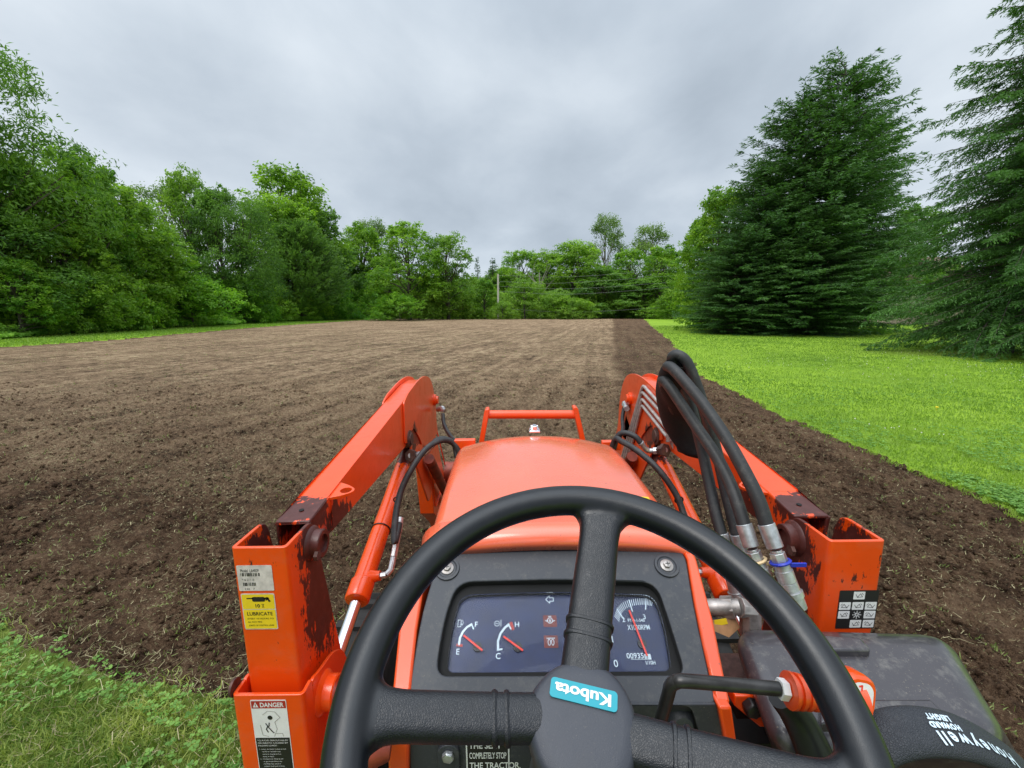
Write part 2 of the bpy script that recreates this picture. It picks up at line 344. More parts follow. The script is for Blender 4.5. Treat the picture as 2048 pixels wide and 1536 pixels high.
    def build(s, name, mats, parent=None, bevel=0.0, angle=38, recalc=True, label=None, seg=2, smooth=True):
        me = bpy.data.meshes.new(name); me.from_pydata(s.v, [], s.f)
        for m in (mats if isinstance(mats, (list, tuple)) else [mats]): me.materials.append(M[m] if isinstance(m, str) else m)
        me.polygons.foreach_set('material_index', s.m)
        bm = bmesh.new(); bm.from_mesh(me)
        bmesh.ops.remove_doubles(bm, verts=bm.verts, dist=1e-6)
        if recalc: bmesh.ops.recalc_face_normals(bm, faces=bm.faces)
        if bevel:
            bmesh.ops.dissolve_limit(bm, angle_limit=R(1), verts=bm.verts, edges=bm.edges, delimit={'MATERIAL'})
        bm.to_mesh(me); bm.free()
        if smooth:
            me.polygons.foreach_set('use_smooth', [True] * len(me.polygons)); me.set_sharp_from_angle(angle=R(angle))
        o = bpy.data.objects.new(name, me); C.objects.link(o)
        if parent: o.parent = parent
        if label: o['label'] = label
        if bevel:
            b = o.modifiers.new('bevel', 'BEVEL'); b.width = bevel; b.segments = seg; b.limit_method = 'ANGLE'; b.angle_limit = R(30)
        return o
def thing(name, label, cat, loc=(0, 0, 0), group=None):
    o = bpy.data.objects.new(name, None); C.objects.link(o); o.location = loc; o['label'] = label; o['category'] = cat
    if group: o['group'] = group
    return o
def tag(o, label=None, cat=None, group=None, kind=None):
    if label: o['label'] = label
    if cat: o['category'] = cat
    if group: o['group'] = group
    if kind: o['kind'] = kind
    return o
def raw_mesh(name, V, F, mat, k=4, tint=None, smooth=False):
    """V (n,3) array, F (m,k) int array; tint per vertex"""
    me = bpy.data.meshes.new(name); V = np.asarray(V, np.float32); F = np.asarray(F, np.int32)
    me.vertices.add(len(V)); me.vertices.foreach_set('co', V.ravel())
    me.loops.add(F.size); me.loops.foreach_set('vertex_index', F.ravel())
    me.polygons.add(len(F)); me.polygons.foreach_set('loop_start', np.arange(0, F.size, k, dtype=np.int32)); me.polygons.foreach_set('loop_total', np.full(len(F), k, np.int32))
    if tint is not None:
        a = me.attributes.new('tint', 'FLOAT', 'POINT'); a.data.foreach_set('value', np.asarray(tint, np.float32))
    if smooth: me.polygons.foreach_set('use_smooth', np.ones(len(F), bool))
    me.update(calc_edges=True); me.materials.append(M[mat] if isinstance(mat, str) else mat); return me
def link(name, me, parent=None):
    o = bpy.data.objects.new(name, me); C.objects.link(o)
    if parent: o.parent = parent
    return o

# ------------------------------------------------------------------ terrain
rng = np.random.default_rng(7)
def _h(ix, iy, s):
    n = (ix.astype(np.int64) * 374761393 + iy.astype(np.int64) * 668265263 + s * 1442695041) & 0xffffffff
    n = ((n ^ (n >> 13)) * 1274126177) & 0xffffffff
    return ((n ^ (n >> 16)) & 0xffff) / 65535.0
def vn(x, y, s=0):
    x = np.asarray(x, float); y = np.asarray(y, float)
    ix = np.floor(x); iy = np.floor(y); fx = x - ix; fy = y - iy; ux = fx * fx * (3 - 2 * fx); uy = fy * fy * (3 - 2 * fy)
    a = _h(ix, iy, s); b = _h(ix + 1, iy, s); c = _h(ix, iy + 1, s); d = _h(ix + 1, iy + 1, s)
    return (a + (b - a) * ux) * (1 - uy) + (c + (d - c) * ux) * uy
def fbm(x, y, s=0, o=4, g=0.5):
    t = 0; a = 1; w = 0
    for i in range(o):
        t = t + a * vn(x * 2 ** i + 17.3 * i, y * 2 ** i + 9.1 * i, s + i); w += a; a *= g
    return t / w
def ss(a, b, x): t = np.clip((x - a) / (b - a), 0, 1); return t * t * (3 - 2 * t)
def xr(y): return np.interp(y, [-40, 0, 3.5, 5.5, 12.6, 26.7, 50, 80, 110], [4.6, 4.6, 4.58, 4.53, 5.65, 9.9, 16.3, 25, 33])
def xl(y): return np.interp(y, [0, 21.6, 28.6, 46, 95, 120], [-26.4, -26, -25.75, -27.5, -29.2, -30])
def yb(x): return np.interp(x, [-60, -26, -8, -3.1, -2.26, -1.8, -1.36, -0.8, 0, 1, 5], [22, 10.5, 4.0, 2.29, 1.98, 1.85, 1.76, 1.6, 0.6, -3, -3])
def fielddist(x, y):
    j = (fbm(x * 1.1, y * 1.1, 3, 3) - 0.5) * 0.5 + (vn(x * 7, y * 7, 5) - 0.5) * 0.10
    d = np.minimum(np.minimum(xr(y) - x, x - xl(y)), np.minimum((y - yb(x)) * 0.95, 101 - y))
    return d + j * np.clip(np.hypot(x, y) / 6, 0.5, 1.3)
def freshness(x, y):
    e = (fbm(x * 0.7, y * 0.7, 11, 3) - 0.5) * 1.2
    a = ss(-0.35, 0.55, x - 0.233 * y + 0.05 + e * 0.5)
    b = ss(-0.6, 1.2, (4.3 - 0.25 * x) - y + e * 1.6)
    c = ss(1.3, 0.3, x - xl(y)) * 0.8
    m = 0.55 * (1 - ss(3, 22, y + e * 3))
    a = a * (0.70 + 0.25 * vn(x * 0.9, y * 0.9, 15))
    return np.clip(np.maximum(np.maximum(np.maximum(a, b), c), m), 0, 1)
def zbase(x, y):
    r = np.hypot(x, y)
    z = -0.0012 * np.clip(y - 86, 0, 400) ** 2
    z = np.maximum(z, -6 - 0.01 * (y - 86))
    z = z + 0.55 * ss(2, 14, x - xr(y)) * ss(35, 75, y)
    z = z + (fbm(x * 0.12, y * 0.12, 21, 2) - 0.5) * 0.10 * ss(4, 20, r)
    return z
def clod(x, y):
    wx = x + 0.05 * (vn(x * 6, y * 6, 31) - .5); wy = y + 0.05 * (vn(x * 6, y * 6, 32) - .5)
    b = 1 - np.abs(2 * vn(wx * 7, wy * 7, 33) - 1); c = 1 - np.abs(2 * vn(wx * 15, wy * 15, 34) - 1)
    d = vn(wx * 33, wy * 33, 35); e = vn(wx * 70, wy * 70, 36)
    q = x - 0.233 * y; fur = np.sin(q * 2 * math.pi / 0.30 + 5 * vn(x * 0.5, y * 0.15, 44)) * 0.013 * vn(x * 0.8, y * 0.3, 45)
    ridge = 0.045 * np.exp(-((4.3 - 0.25 * x - y + (vn(x * 1.5, y * 1.5, 46) - .5) * .5) / 0.22) ** 2) * (x < 0.5)
    return fur + ridge + (vn(x * 2.2, y * 2.2, 37) - .5) * 0.046 + (b - .6) * 0.036 + (c - .6) * 0.036 + (d - .5) * 0.042 + (e - .5) * 0.024
def zfield(x, y):
    r = np.hypot(x, y); return zbase(x, y) + clod(x, y) * (1 - 0.75 * ss(8, 26, r))
angs = np.concatenate([np.linspace(-180, -66, 26)[:-1], np.linspace(-66, 66, 640), np.linspace(66, 180, 26)[1:]])
rad = np.concatenate([[0.05, 0.3, 0.6, 0.9, 1.1], np.geomspace(1.25, 13, 400), np.geomspace(13, 320, 185)[1:], [500, 1200]])
AA, RR = np.meshgrid(np.radians(angs), rad)
X = RR * np.sin(AA); Y = RR * np.cos(AA)
fd = fielddist(X, Y); fr_ = freshness(X, Y)
Zb = zbase(X, Y)
infield = fd > 0
Zf = Zb + clod(X, Y) * (1 - 0.75 * ss(8, 26, RR)) - 0.01
Zl = Zb + (fbm(X * 1.7, Y * 1.7, 41, 3) - 0.5) * 0.05 * (RR < 40)
lip = ss(-0.35, 0.0, fd) * (1 - ss(0.0, 0.30, fd))
Z = np.where(infield, Zf, Zl) + lip * 0.012
nr, nc = X.shape
V = np.stack([X, Y, Z], -1).reshape(-1, 3)
idx = np.arange(nr * nc).reshape(nr, nc)
F = np.stack([idx[:-1, :-1], idx[:-1, 1:], idx[1:, 1:], idx[1:, :-1]], -1).reshape(-1, 4)[:, ::-1]
fc = infield.reshape(-1)[F].sum(1) >= 3
def sub(F_, extra=None):
    u, inv = np.unique(F_.ravel(), return_inverse=True); return u, inv.reshape(F_.shape)

# soil material
def soil_mat():
    m, t, b = new_mat('tilled_soil'); co = objco(t)
    at = t.nodes.new('ShaderNodeAttribute'); at.attribute_name = 'tint'
    mp = t.nodes.new('ShaderNodeMapping'); mp.inputs['Rotation'].default_value = (0, 0, math.atan(0.233)); t.links.new(co, mp.inputs[0])
    mp2 = t.nodes.new('ShaderNodeMapping'); mp2.inputs['Scale'].default_value = (1, 0.06, 1); t.links.new(mp.outputs[0], mp2.inputs[0])
    rows = noise(t, 2.2, 3, 0.6, mp2.outputs[0])
    n_a = noise(t, 0.35, 4, 0.6, co); n_b = noise(t, 2.6, 8, 0.72, co); n_c = noise(t, 19, 7, 0.75, co); n_d = noise(t, 75, 3, 0.7, co)
    mixv = math_n(t, 'ADD', math_n(t, 'MULTIPLY', n_b, 0.42), math_n(t, 'ADD', math_n(t, 'MULTIPLY', n_c, 0.38), math_n(t, 'MULTIPLY', n_d, 0.20)))
    mixv = math_n(t, 'ADD', mixv, math_n(t, 'MULTIPLY_ADD', rows, 0.18, -0.09)); mixv = math_n(t, 'ADD', mixv, math_n(t, 'MULTIPLY_ADD', n_a, 0.16, -0.08))
    dry = ramp(t, mixv, [(0.40, (0.040, 0.025, 0.015)), (0.46, (0.17, 0.108, 0.063)), (0.53, (0.36, 0.245, 0.148)), (0.60, (0.56, 0.42, 0.26))])
    wet = ramp(t, mixv, [(0.39, (0.028, 0.016, 0.009)), (0.48, (0.105, 0.060, 0.034)), (0.58, (0.23, 0.145, 0.085))])
    edge = ramp(t, math_n(t, 'ADD', at.outputs['Fac'], math_n(t, 'MULTIPLY_ADD', n_b, 1.1, -0.55)), [(0.30, (0, 0, 0)), (0.80, (1, 1, 1))])
    c = mixc(t, edge, dry, wet)
    # straw flecks, thinner in the freshly turned strip
    v = t.nodes.new('ShaderNodeTexVoronoi'); v.inputs['Scale'].default_value = 26; mp3 = t.nodes.new('ShaderNodeMapping'); mp3.inputs['Scale'].default_value = (0.45, 1, 1)
    nz = t.nodes.new('ShaderNodeTexNoise'); nz.inputs['Scale'].default_value = 9; t.links.new(co, nz.inputs['Vector'])
    vm = t.nodes.new('ShaderNodeVectorMath'); vm.operation = 'MULTIPLY_ADD'; t.links.new(nz.outputs['Color'], vm.inputs[0]); vm.inputs[1].default_value = (0.25,) * 3; t.links.new(co, vm.inputs[2])
    t.links.new(vm.outputs[0], mp3.inputs[0]); t.links.new(mp3.outputs[0], v.inputs['Vector'])
    fl = math_n(t, 'LESS_THAN', v.outputs['Distance'], math_n(t, 'MULTIPLY_ADD', at.outputs['Fac'], -0.10, 0.24))
    fl = math_n(t, 'MULTIPLY', fl, math_n(t, 'GREATER_THAN', n_c, 0.47))
    fcol = ramp(t, n_d, [(0.4, (0.33, 0.29, 0.15)), (0.55, (0.44, 0.40, 0.24)), (0.62, (0.20, 0.26, 0.08))])
    c = mixc(t, math_n(t, 'MULTIPLY', fl, 0.55), c, fcol)
    t.links.new(c, b.inputs['Base Color']); b.inputs['Roughness'].default_value = 0.95; b.inputs['Specular IOR Level'].default_value = 0.15
    h = math_n(t, 'ADD', math_n(t, 'MULTIPLY', n_c, 0.06), math_n(t, 'ADD', math_n(t, 'MULTIPLY', n_b, 0.10), math_n(t, 'MULTIPLY', n_d, 0.025)))
    bump(t, b, h, 1.0, 1.3); return m
def lawn_mat():
    m, t, b = new_mat('lawn_turf'); co = objco(t)
    n_a = noise(t, 0.22, 5, 0.6, co); n_b = noise(t, 2.1, 6, 0.65, co); n_c = noise(t, 17, 6, 0.75, co)
    f = math_n(t, 'ADD', math_n(t, 'MULTIPLY', n_a, 0.40), math_n(t, 'ADD', math_n(t, 'MULTIPLY', n_b, 0.30), math_n(t, 'MULTIPLY', n_c, 0.30)))
    c = ramp(t, f, [(0.36, (0.095, 0.19, 0.012)), (0.48, (0.21, 0.35, 0.020)), (0.58, (0.28, 0.43, 0.030)), (0.70, (0.34, 0.46, 0.06))])
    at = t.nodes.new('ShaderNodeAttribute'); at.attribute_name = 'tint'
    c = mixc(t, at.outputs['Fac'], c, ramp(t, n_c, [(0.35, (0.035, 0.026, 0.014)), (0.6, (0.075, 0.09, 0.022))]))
    t.links.new(c, b.inputs['Base Color']); b.inputs['Roughness'].default_value = 0.85; b.inputs['Specular IOR Level'].default_value = 0.2
    bump(t, b, math_n(t, 'ADD', math_n(t, 'MULTIPLY', n_c, 0.05), math_n(t, 'MULTIPLY', n_b, 0.06)), 0.8, 0.8); return m
M['soil'] = soil_mat(); M['lawn'] = lawn_mat()
u, Fs = sub(F[fc]); o = link('tilled_field', raw_mesh('tilled_field', V[u], Fs, 'soil', 4, fr_.reshape(-1)[u], True)); o['kind'] = 'structure'
u, Fs = sub(F[~fc])
# bare shaded earth under the near spruces and in the thatch at the bottom left
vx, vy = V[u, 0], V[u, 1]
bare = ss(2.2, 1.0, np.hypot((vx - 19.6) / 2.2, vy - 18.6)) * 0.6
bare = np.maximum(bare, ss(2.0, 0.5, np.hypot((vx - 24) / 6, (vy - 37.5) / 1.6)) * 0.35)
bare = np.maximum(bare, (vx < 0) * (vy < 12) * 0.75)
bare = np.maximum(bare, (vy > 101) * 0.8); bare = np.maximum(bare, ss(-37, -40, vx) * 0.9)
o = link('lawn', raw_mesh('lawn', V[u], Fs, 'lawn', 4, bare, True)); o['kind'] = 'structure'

# ------------------------------------------------------------------ clods, straw, blades
def lumps(P, S, seed):
    ph = []
    for k in range(12): ph.append((math.sin(k * 2.4) * math.sqrt(1 - (1 - 2 * (k + .5) / 12) ** 2), math.cos(k * 2.4) * math.sqrt(1 - (1 - 2 * (k + .5) / 12) ** 2), 1 - 2 * (k + .5) / 12))
    bm = bmesh.new(); bmesh.ops.create_icosphere(bm, subdivisions=1, radius=1); bv = np.array([v.co[:] for v in bm.verts]); bf = np.array([[v.index for v in f.verts] for f in bm.faces]); bm.free()
    r = np.random.default_rng(seed); n = len(P)
    V = bv[None] * r.uniform(0.55, 1.25, (n, len(bv), 1)) * r.uniform(0.6, 1.3, (n, 1, 3)) * S[:, None, None] + P[:, None]
    return V.reshape(-1, 3), (bf[None] + (np.arange(n) * len(bv))[:, None, None]).reshape(-1, 3)
def sample_ground(n, y0, y1, k=1.3, seed=0, p=1.0):
    r = np.random.default_rng(seed); y = y0 * (y1 / y0) ** (r.random(n) ** p); x = (r.random(n) * 2 - 1) * (k * y + 0.6); return x, y
x, y = sample_ground(60000, 1.3, 11, 1.35, 3)
keep = (fielddist(x, y) > 0.02) & (np.hypot(x, y) > 1.4) & (vn(x * 1.3, y * 1.3, 51) > 0.25); x, y = x[keep], y[keep]
S = (0.004 + 0.024 * rng.random(len(x)) ** 5) * (1 + y * 0.04)
Vc, Fc = lumps(np.stack([x, y, zfield(x, y) - 0.008], -1), S, 5)
o = link('soil_clods', raw_mesh('soil_clods', Vc, Fc, 'soil', 3, np.repeat(freshness(x, y), 12), True)); o['kind'] = 'stuff'

def blades(P, T, W, tint, bend=0.35, seed=1):
    """grass blades: base P, tip offset T, half width W; two quads each, bent"""
    r = np.random.default_rng(seed); n = len(P); side = np.cross(T, np.array([0, 0, 1.0]) + 0.01); bad = np.linalg.norm(side, axis=1) < 1e-4 * 1
    a = r.random(n) * 6.283; rnd = np.stack([np.cos(a), np.sin(a), np.zeros(n)], -1)
    side = side / (np.linalg.norm(side, axis=1, keepdims=True) + 1e-9) + rnd * 0.6; side /= np.linalg.norm(side, axis=1, keepdims=True) + 1e-9
    side *= W[:, None]; mid = P + T * 0.5 + rnd * (np.linalg.norm(T, axis=1) * bend * 0.5)[:, None]; mid[:, 2] += np.abs(T[:, 2]) * 0.18
    V = np.stack([P - side, P + side, mid + side * 0.8, mid - side * 0.8, P + T + side * 0.15, P + T - side * 0.15], 1).reshape(-1, 3)
    b = (np.arange(n) * 6)[:, None]; F = np.concatenate([b + np.array([[0, 1, 2, 3]]), b + np.array([[3, 2, 4, 5]])], 0)
    return V, F, np.repeat(tint, 6)
def tips(n, h, lean, r):
    a = r.random(n) * 6.283; l = lean * r.random(n) ** 0.7; return np.stack([np.cos(a) * h * l, np.sin(a) * h * l, h * np.sqrt(np.clip(1 - l * l, 0.04, 1))], -1)
# right lawn
r = np.random.default_rng(12)
n = 185000; y = 2.2 * (50 / 2.2) ** (r.random(n) ** 0.8); x0 = xr(y) - 0.15; x = x0 + np.maximum(1.35 * y + 2.6 - x0, 0.5) * r.random(n)
k = (fielddist(x, y) < 0.03 + 0.10 * r.random(n)) ; x, y = x[k], y[k]; n = len(x)
h = (0.026 + 0.03 * r.random(n)) * (1 + y * 0.012); patch = fbm(x * 0.35, y * 0.35, 61, 4); p2 = fbm(x * 2.2, y * 2.2, 66, 3)
tint = np.clip(0.50 + (patch - 0.5) * 1.6 + (p2 - .5) * 0.9 + r.normal(0, 0.11, n), 0, 1)
Vg, Fg, tg = blades(np.stack([x, y, zbase(x, y) + (fbm(x * 1.7, y * 1.7, 41, 3) - 0.5) * 0.05 - 0.004], -1), tips(n, h, 0.95, r), 0.0016 + 0.00055 * y, tint)
o = link('lawn_grass', raw_mesh('lawn_grass', Vg, Fg, 'blade', 4, tg)); o['kind'] = 'stuff'
# left lawn strip by the hedgerow
n = 34000; y = 14 * (100 / 14) ** r.random(n); x = xl(y) - (r.random(n) * 10 - 0.15)
h = 0.05 + 0.05 * r.random(n); Vg, Fg, tg = blades(np.stack([x, y, zbase(x, y)], -1), tips(n, h, 0.8, r), 0.010 + 0.0006 * y, np.clip(0.6 + r.normal(0, 0.18, n), 0, 1))
o = link('grass_strip', raw_mesh('grass_strip', Vg, Fg, 'blade', 4, tg)); o['kind'] = 'stuff'
# rough grass and clover by the left of the tractor
n = 120000; x = -5.2 + 4.5 * r.random(n) ; y = 0.6 + 2.6 * r.random(n)
fdv = fielddist(x, y); dens = fbm(x * 2.0, y * 2.0, 71, 3)
k = (fdv < -0.12 + 0.20 * (r.random(n) ** 2)) & (dens + 0.5 * r.random(n) > 0.55); x, y, dens = x[k], y[k], dens[k]; n = len(x)
h = 0.035 + 0.06 * r.random(n)
Vg, Fg, tg = blades(np.stack([x, y, zbase(x, y) - 0.005], -1), tips(n, h, 1.0, r), 0.0013 + 0.0022 * r.random(n) ** 2, np.clip(0.40 + (fbm(x * 3, y * 3, 73, 3) - .5) * 1.8 + r.normal(0, 0.28, n), 0, 1), 0.6)
o = link('rough_grass', raw_mesh('rough_grass', Vg, Fg, 'blade_cut', 4, tg)); o['kind'] = 'stuff'
def discs(P, Nn, rad_, tint, sides=6):
    n = len(P); t1 = np.cross(Nn, np.array([0.3, 0.9, 0.1])); t1 /= np.linalg.norm(t1, axis=1, keepdims=True); t2 = np.cross(Nn, t1)
    a = np.arange(sides) / sides * 6.283; V = P[:, None] + (t1[:, None] * np.cos(a)[None, :, None] + t2[:, None] * np.sin(a)[None, :, None]) * rad_[:, None, None]
    return V.reshape(-1, 3), (np.arange(n) * sides)[:, None] + np.arange(sides)[None], np.repeat(tint, sides)
def clovers(x, y, z, sz, r):
    n = len(x); cx = []; nn = []; rr = []; tt = []; tb = r.random(n); a0 = r.random(n) * 6.283
    for k in range(3):
        a = a0 + k * 2.094; cx.append(np.stack([x + np.cos(a) * sz * 0.95, y + np.sin(a) * sz * 0.95, z + 0.003 * r.random(n)], -1))
        q = np.stack([np.cos(a) * -0.25, np.sin(a) * -0.25, np.ones(n)], -1) + r.normal(0, 0.22, (n, 3)); q /= np.linalg.norm(q, axis=1, keepdims=True); nn.append(q); rr.append(sz * 0.8); tt.append(tb * 0.8 + r.random(n) * 0.2)
    return discs(np.concatenate(cx), np.concatenate(nn), np.concatenate(rr), np.concatenate(tt))
n = 10000; x = -5.2 + 4.5 * r.random(n); y = 0.6 + 2.6 * r.random(n); pc = fbm(x * 1.6, y * 1.6, 81, 3)
k = (fielddist(x, y) < 0.10) & (pc > 0.55) & (fielddist(x, y) < -0.05 + 0.1 * r.random(n)); x, y = x[k], y[k]
A = clovers(x, y, zbase(x, y) + 0.03 + 0.035 * r.random(len(x)), 0.006 + 0.006 * r.random(len(x)), r)
n = 7000; y = 3.2 * (16 / 3.2) ** r.random(n); x = xr(y) + (1.3 * y - xr(y)) * r.random(n); pc = fbm(x * 0.8, y * 0.8, 82, 3); k = (pc > 0.58) & (fielddist(x, y) < 0.0); x, y = x[k], y[k]
B = clovers(x, y, zbase(x, y) + 0.03 + 0.02 * r.random(len(x)), (0.007 + 0.006 * r.random(len(x))) * (1 + y * 0.04), r)
Vv = np.concatenate([A[0], B[0]]); Ff = np.concatenate([A[1], B[1] + len(A[0])])
o = link('clover_patches', raw_mesh('clover_patches', Vv, Ff, 'clover', 6, np.concatenate([A[2], B[2]]))); o['kind'] = 'stuff'
n = 9000; x = -5.2 + 4.5 * r.random(n); y = 0.6 + 2.6 * r.random(n); k = fielddist(x, y) < 0.1; x, y = x[k], y[k]; n = len(x); T = tips(n, 0.03 + 0.07 * r.random(n), 1.0, r); T[:, 2] *= 0.5
Vg, Fg, tg = blades(np.stack([x, y, zbase(x, y) + 0.02 + 0.03 * r.random(n)], -1), T, 0.0008 + 0.0012 * r.random(n), np.clip(0.55 + r.normal(0, 0.3, n), 0, 1), 0.7)
o = link('dead_thatch', raw_mesh('dead_thatch', Vg, Fg, 'straw', 4, tg)); o['kind'] = 'stuff'
# straw and torn green bits on the soil
n = 230000; y = 1.4 * (38 / 1.4) ** (r.random(n) ** 0.62); x = (r.random(n) * 2 - 1) * (1.3 * y + 0.5); f_ = freshness(x, y)
k = (fielddist(x, y) > 0.0) & (r.random(n) < (1.05 - 0.60 * f_) * (0.12 + 1.6 * np.clip(fbm(x * 0.8, y * 0.8, 91, 4) - 0.36, 0, 1) * 2.2)); x, y = x[k], y[k]; n = len(x)
h = (0.008 + 0.065 * r.random(n) ** 3) * (1 + y * 0.045); T = tips(n, h, 1.0, r); T[:, 2] *= 0.30
Vg, Fg, tg = blades(np.stack([x, y, zfield(x, y) + 0.004], -1), T, (0.0005 + 0.0008 * r.random(n)) * (1 + y * 0.42), np.clip(0.35 + r.normal(0, 0.33, n), 0, 1), 0.9)
o = link('straw_litter', raw_mesh('straw_litter', Vg, Fg, 'straw', 4, tg)); o['kind'] = 'stuff'
n = 6200; y = 1.5 * (26 / 1.5) ** (r.random(n)); x = (r.random(n) * 2 - 1) * (1.3 * y + 0.5)
near = 1 + 3.0 * ss(1.2, 0.0, fielddist(x, y)); k = (fielddist(x, y) > 0.0) & (r.random(n) < 0.16 * near); x, y = x[k], y[k]; m = 6
x = np.repeat(x, m) + r.normal(0, 0.022, len(x) * m) * (1 + np.repeat(y, m) * 0.10); y = np.repeat(y, m) + r.normal(0, 0.016, len(y) * m) * 1.2; n = len(x)
h = (0.010 + 0.026 * r.random(n)) * (1 + y * 0.05)
Vg, Fg, tg = blades(np.stack([x, y, zfield(x, y)], -1), tips(n, h, 1.0, r), (0.0016 + 0.0016 * r.random(n)) * (1 + y * 0.12), np.clip(0.5 + r.normal(0, 0.25, n), 0, 1), 0.6)
o = link('torn_grass_bits', raw_mesh('torn_grass_bits', Vg, Fg, 'sprout', 4, tg)); o['kind'] = 'stuff'
# clover flowers in the lawn
n = 420; y = 6 * (24 / 6.0) ** r.random(n); x = xr(y) + 1.0 + (1.25 * y - xr(y) - 1) * r.random(n); k = (x > xr(y) + 0.8) & (fbm(x * 0.25, y * 0.25, 95, 2) > 0.5); x, y = x[k], y[k]
Vc, Fc = lumps(np.stack([x, y, zbase(x, y) + 0.05], -1), np.full(len(x), 0.009) * (1 + y * 0.02), 8)
o = link('clover_flowers', raw_mesh('clover_flowers', Vc, Fc, 'flower', 3)); o['kind'] = 'stuff'
px_, py_ = (7.89, 7.70)
mb = MB(); mb.lathe((0, 0, 0), (0, 0, 1), [(0, 0.003), (0.06, 0.003), (0.062, 0.018), (0.075, 0.026), (0.085, 0.016)], 10)
o = mb.build('dandelion', 'dandelion'); o.location = (px_, py_, 0); tag(o, 'small yellow dandelion alone in the mown lawn on the right', 'dandelion')

# ------------------------------------------------------------------ trees
def leafquads(P, Nn, size, aspect, r, tint):
    n = len(P); Nn = Nn / (np.linalg.norm(Nn, axis=1, keepdims=True) + 1e-9); q = r.normal(size=(n, 3)); t1 = np.cross(Nn, q); t1 /= np.linalg.norm(t1, axis=1, keepdims=True) + 1e-9; t2 = np.cross(Nn, t1)
    a = t1 * size[:, None]; b = t2 * (size * aspect)[:, None]; c = Nn * (size * 0.18)[:, None]
    V = np.stack([P - a, P + b + c, P + a, P - b + c], 1).reshape(-1, 3); F = np.arange(n * 4).reshape(-1, 4); return V, F, np.repeat(tint, 4)
def limb(mb, a, b, r0, r1, rr, bendy=0.12, n=6):
    a = Vector(a); b = Vector(b); d = (b - a).length; p = [a]
    for t_ in (0.33, 0.66): p.append(a.lerp(b, t_) + Vector((rr.uniform(-1, 1), rr.uniform(-1, 1), rr.uniform(-0.2, 0.6))) * d * bendy)
    p.append(b); mb.tube(p, [r0, (r0 + r1) / 2, r1], n, 0, True, 3)
def broadleaf(seed, H, W, base, nl, cl, lv, leaf, mat, bark='bark', clump=0.55, lobe=(0.16, 0.25), shape=0.75, jit=0.5, aspect=0.55, topy=1.0, trunkr=0.22, up=0.5):
    r = np.random.default_rng(seed); rr = random.Random(seed); mb = MB()
    mb.tube([(0, 0, -0.5), (0.1, 0, H * 0.25), (rr.uniform(-.3, .3), rr.uniform(-.3, .3), H * 0.55), (0, 0, H * 0.86)], [trunkr * 1.5, trunkr, trunkr * 0.6, trunkr * 0.15], 8, 0, True, 4)
    CP = []; CN = []; CT = []; CR = []
    for i in range(nl):
        t_ = base + (1 - base) * ((i + rr.random()) / nl) ** 0.95; prof = (math.sin(math.pi * min(1, max(0.06, (t_ - base * 0.6) / (1.0 - base * 0.6)) ** shape) * 0.93 + 0.12)) ** 0.65 if t_ < 1 else 0.2
        rad_ = W / 2 * prof * (0.35 + 0.5 * rr.random() ** 0.5); a = rr.random() * 6.283 + i * 2.4; lr = W * rr.uniform(*lobe) * (0.75 + 0.35 * prof)
        c = np.array([math.cos(a) * rad_, math.sin(a) * rad_, min(H * t_, H - lr * 0.7 * topy)])
        limb(mb, (0, 0, max(0.3, c[2] * 0.62)), tuple(c), trunkr * 0.40, 0.025, rr)
        m = int(cl * rr.uniform(0.8, 1.2)); d = r.normal(size=(m, 3)); d[:, 2] = d[:, 2] * 0.8 + 0.35; out_ = np.array([math.cos(a), math.sin(a), 0.1]); d += out_ * 0.45
        d /= np.linalg.norm(d, axis=1, keepdims=True); p = c + d * lr * r.uniform(0.62, 1.12, (m, 1)) * np.array([1, 1, 0.98])
        p[:, 2] = np.maximum(p[:, 2], 0.3); CP.append(p); CN.append(d); CT.append(np.full(m, rr.gauss(0, 0.15)) + r.normal(0, 0.13, m)); CR.append(np.full(m, clump * (0.7 + 0.6 * rr.random())))
    CP = np.concatenate(CP); CN = np.concatenate(CN); CT = np.concatenate(CT); CR = np.concatenate(CR)
    k = np.repeat(np.arange(len(CP)), lv); n = len(k); off = r.normal(size=(n, 3)) * np.array([1, 1, 0.8]) * (CR[k] * jit)[:, None]
    P = CP[k] + off; Nn = CN[k] * 0.55 + np.array([0, 0, up]) + r.normal(0, 0.55, (n, 3))
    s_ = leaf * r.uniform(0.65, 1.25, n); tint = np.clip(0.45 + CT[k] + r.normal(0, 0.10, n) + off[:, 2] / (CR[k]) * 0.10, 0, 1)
    Vt, Ft, tt = leafquads(P, Nn, s_, aspect, r, tint)
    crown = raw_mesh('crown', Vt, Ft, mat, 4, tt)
    tr = mb.build('trunk', bark); me = tr.data; bpy.data.objects.remove(tr)
    return [('trunk', me), ('crown', crown)], H, W
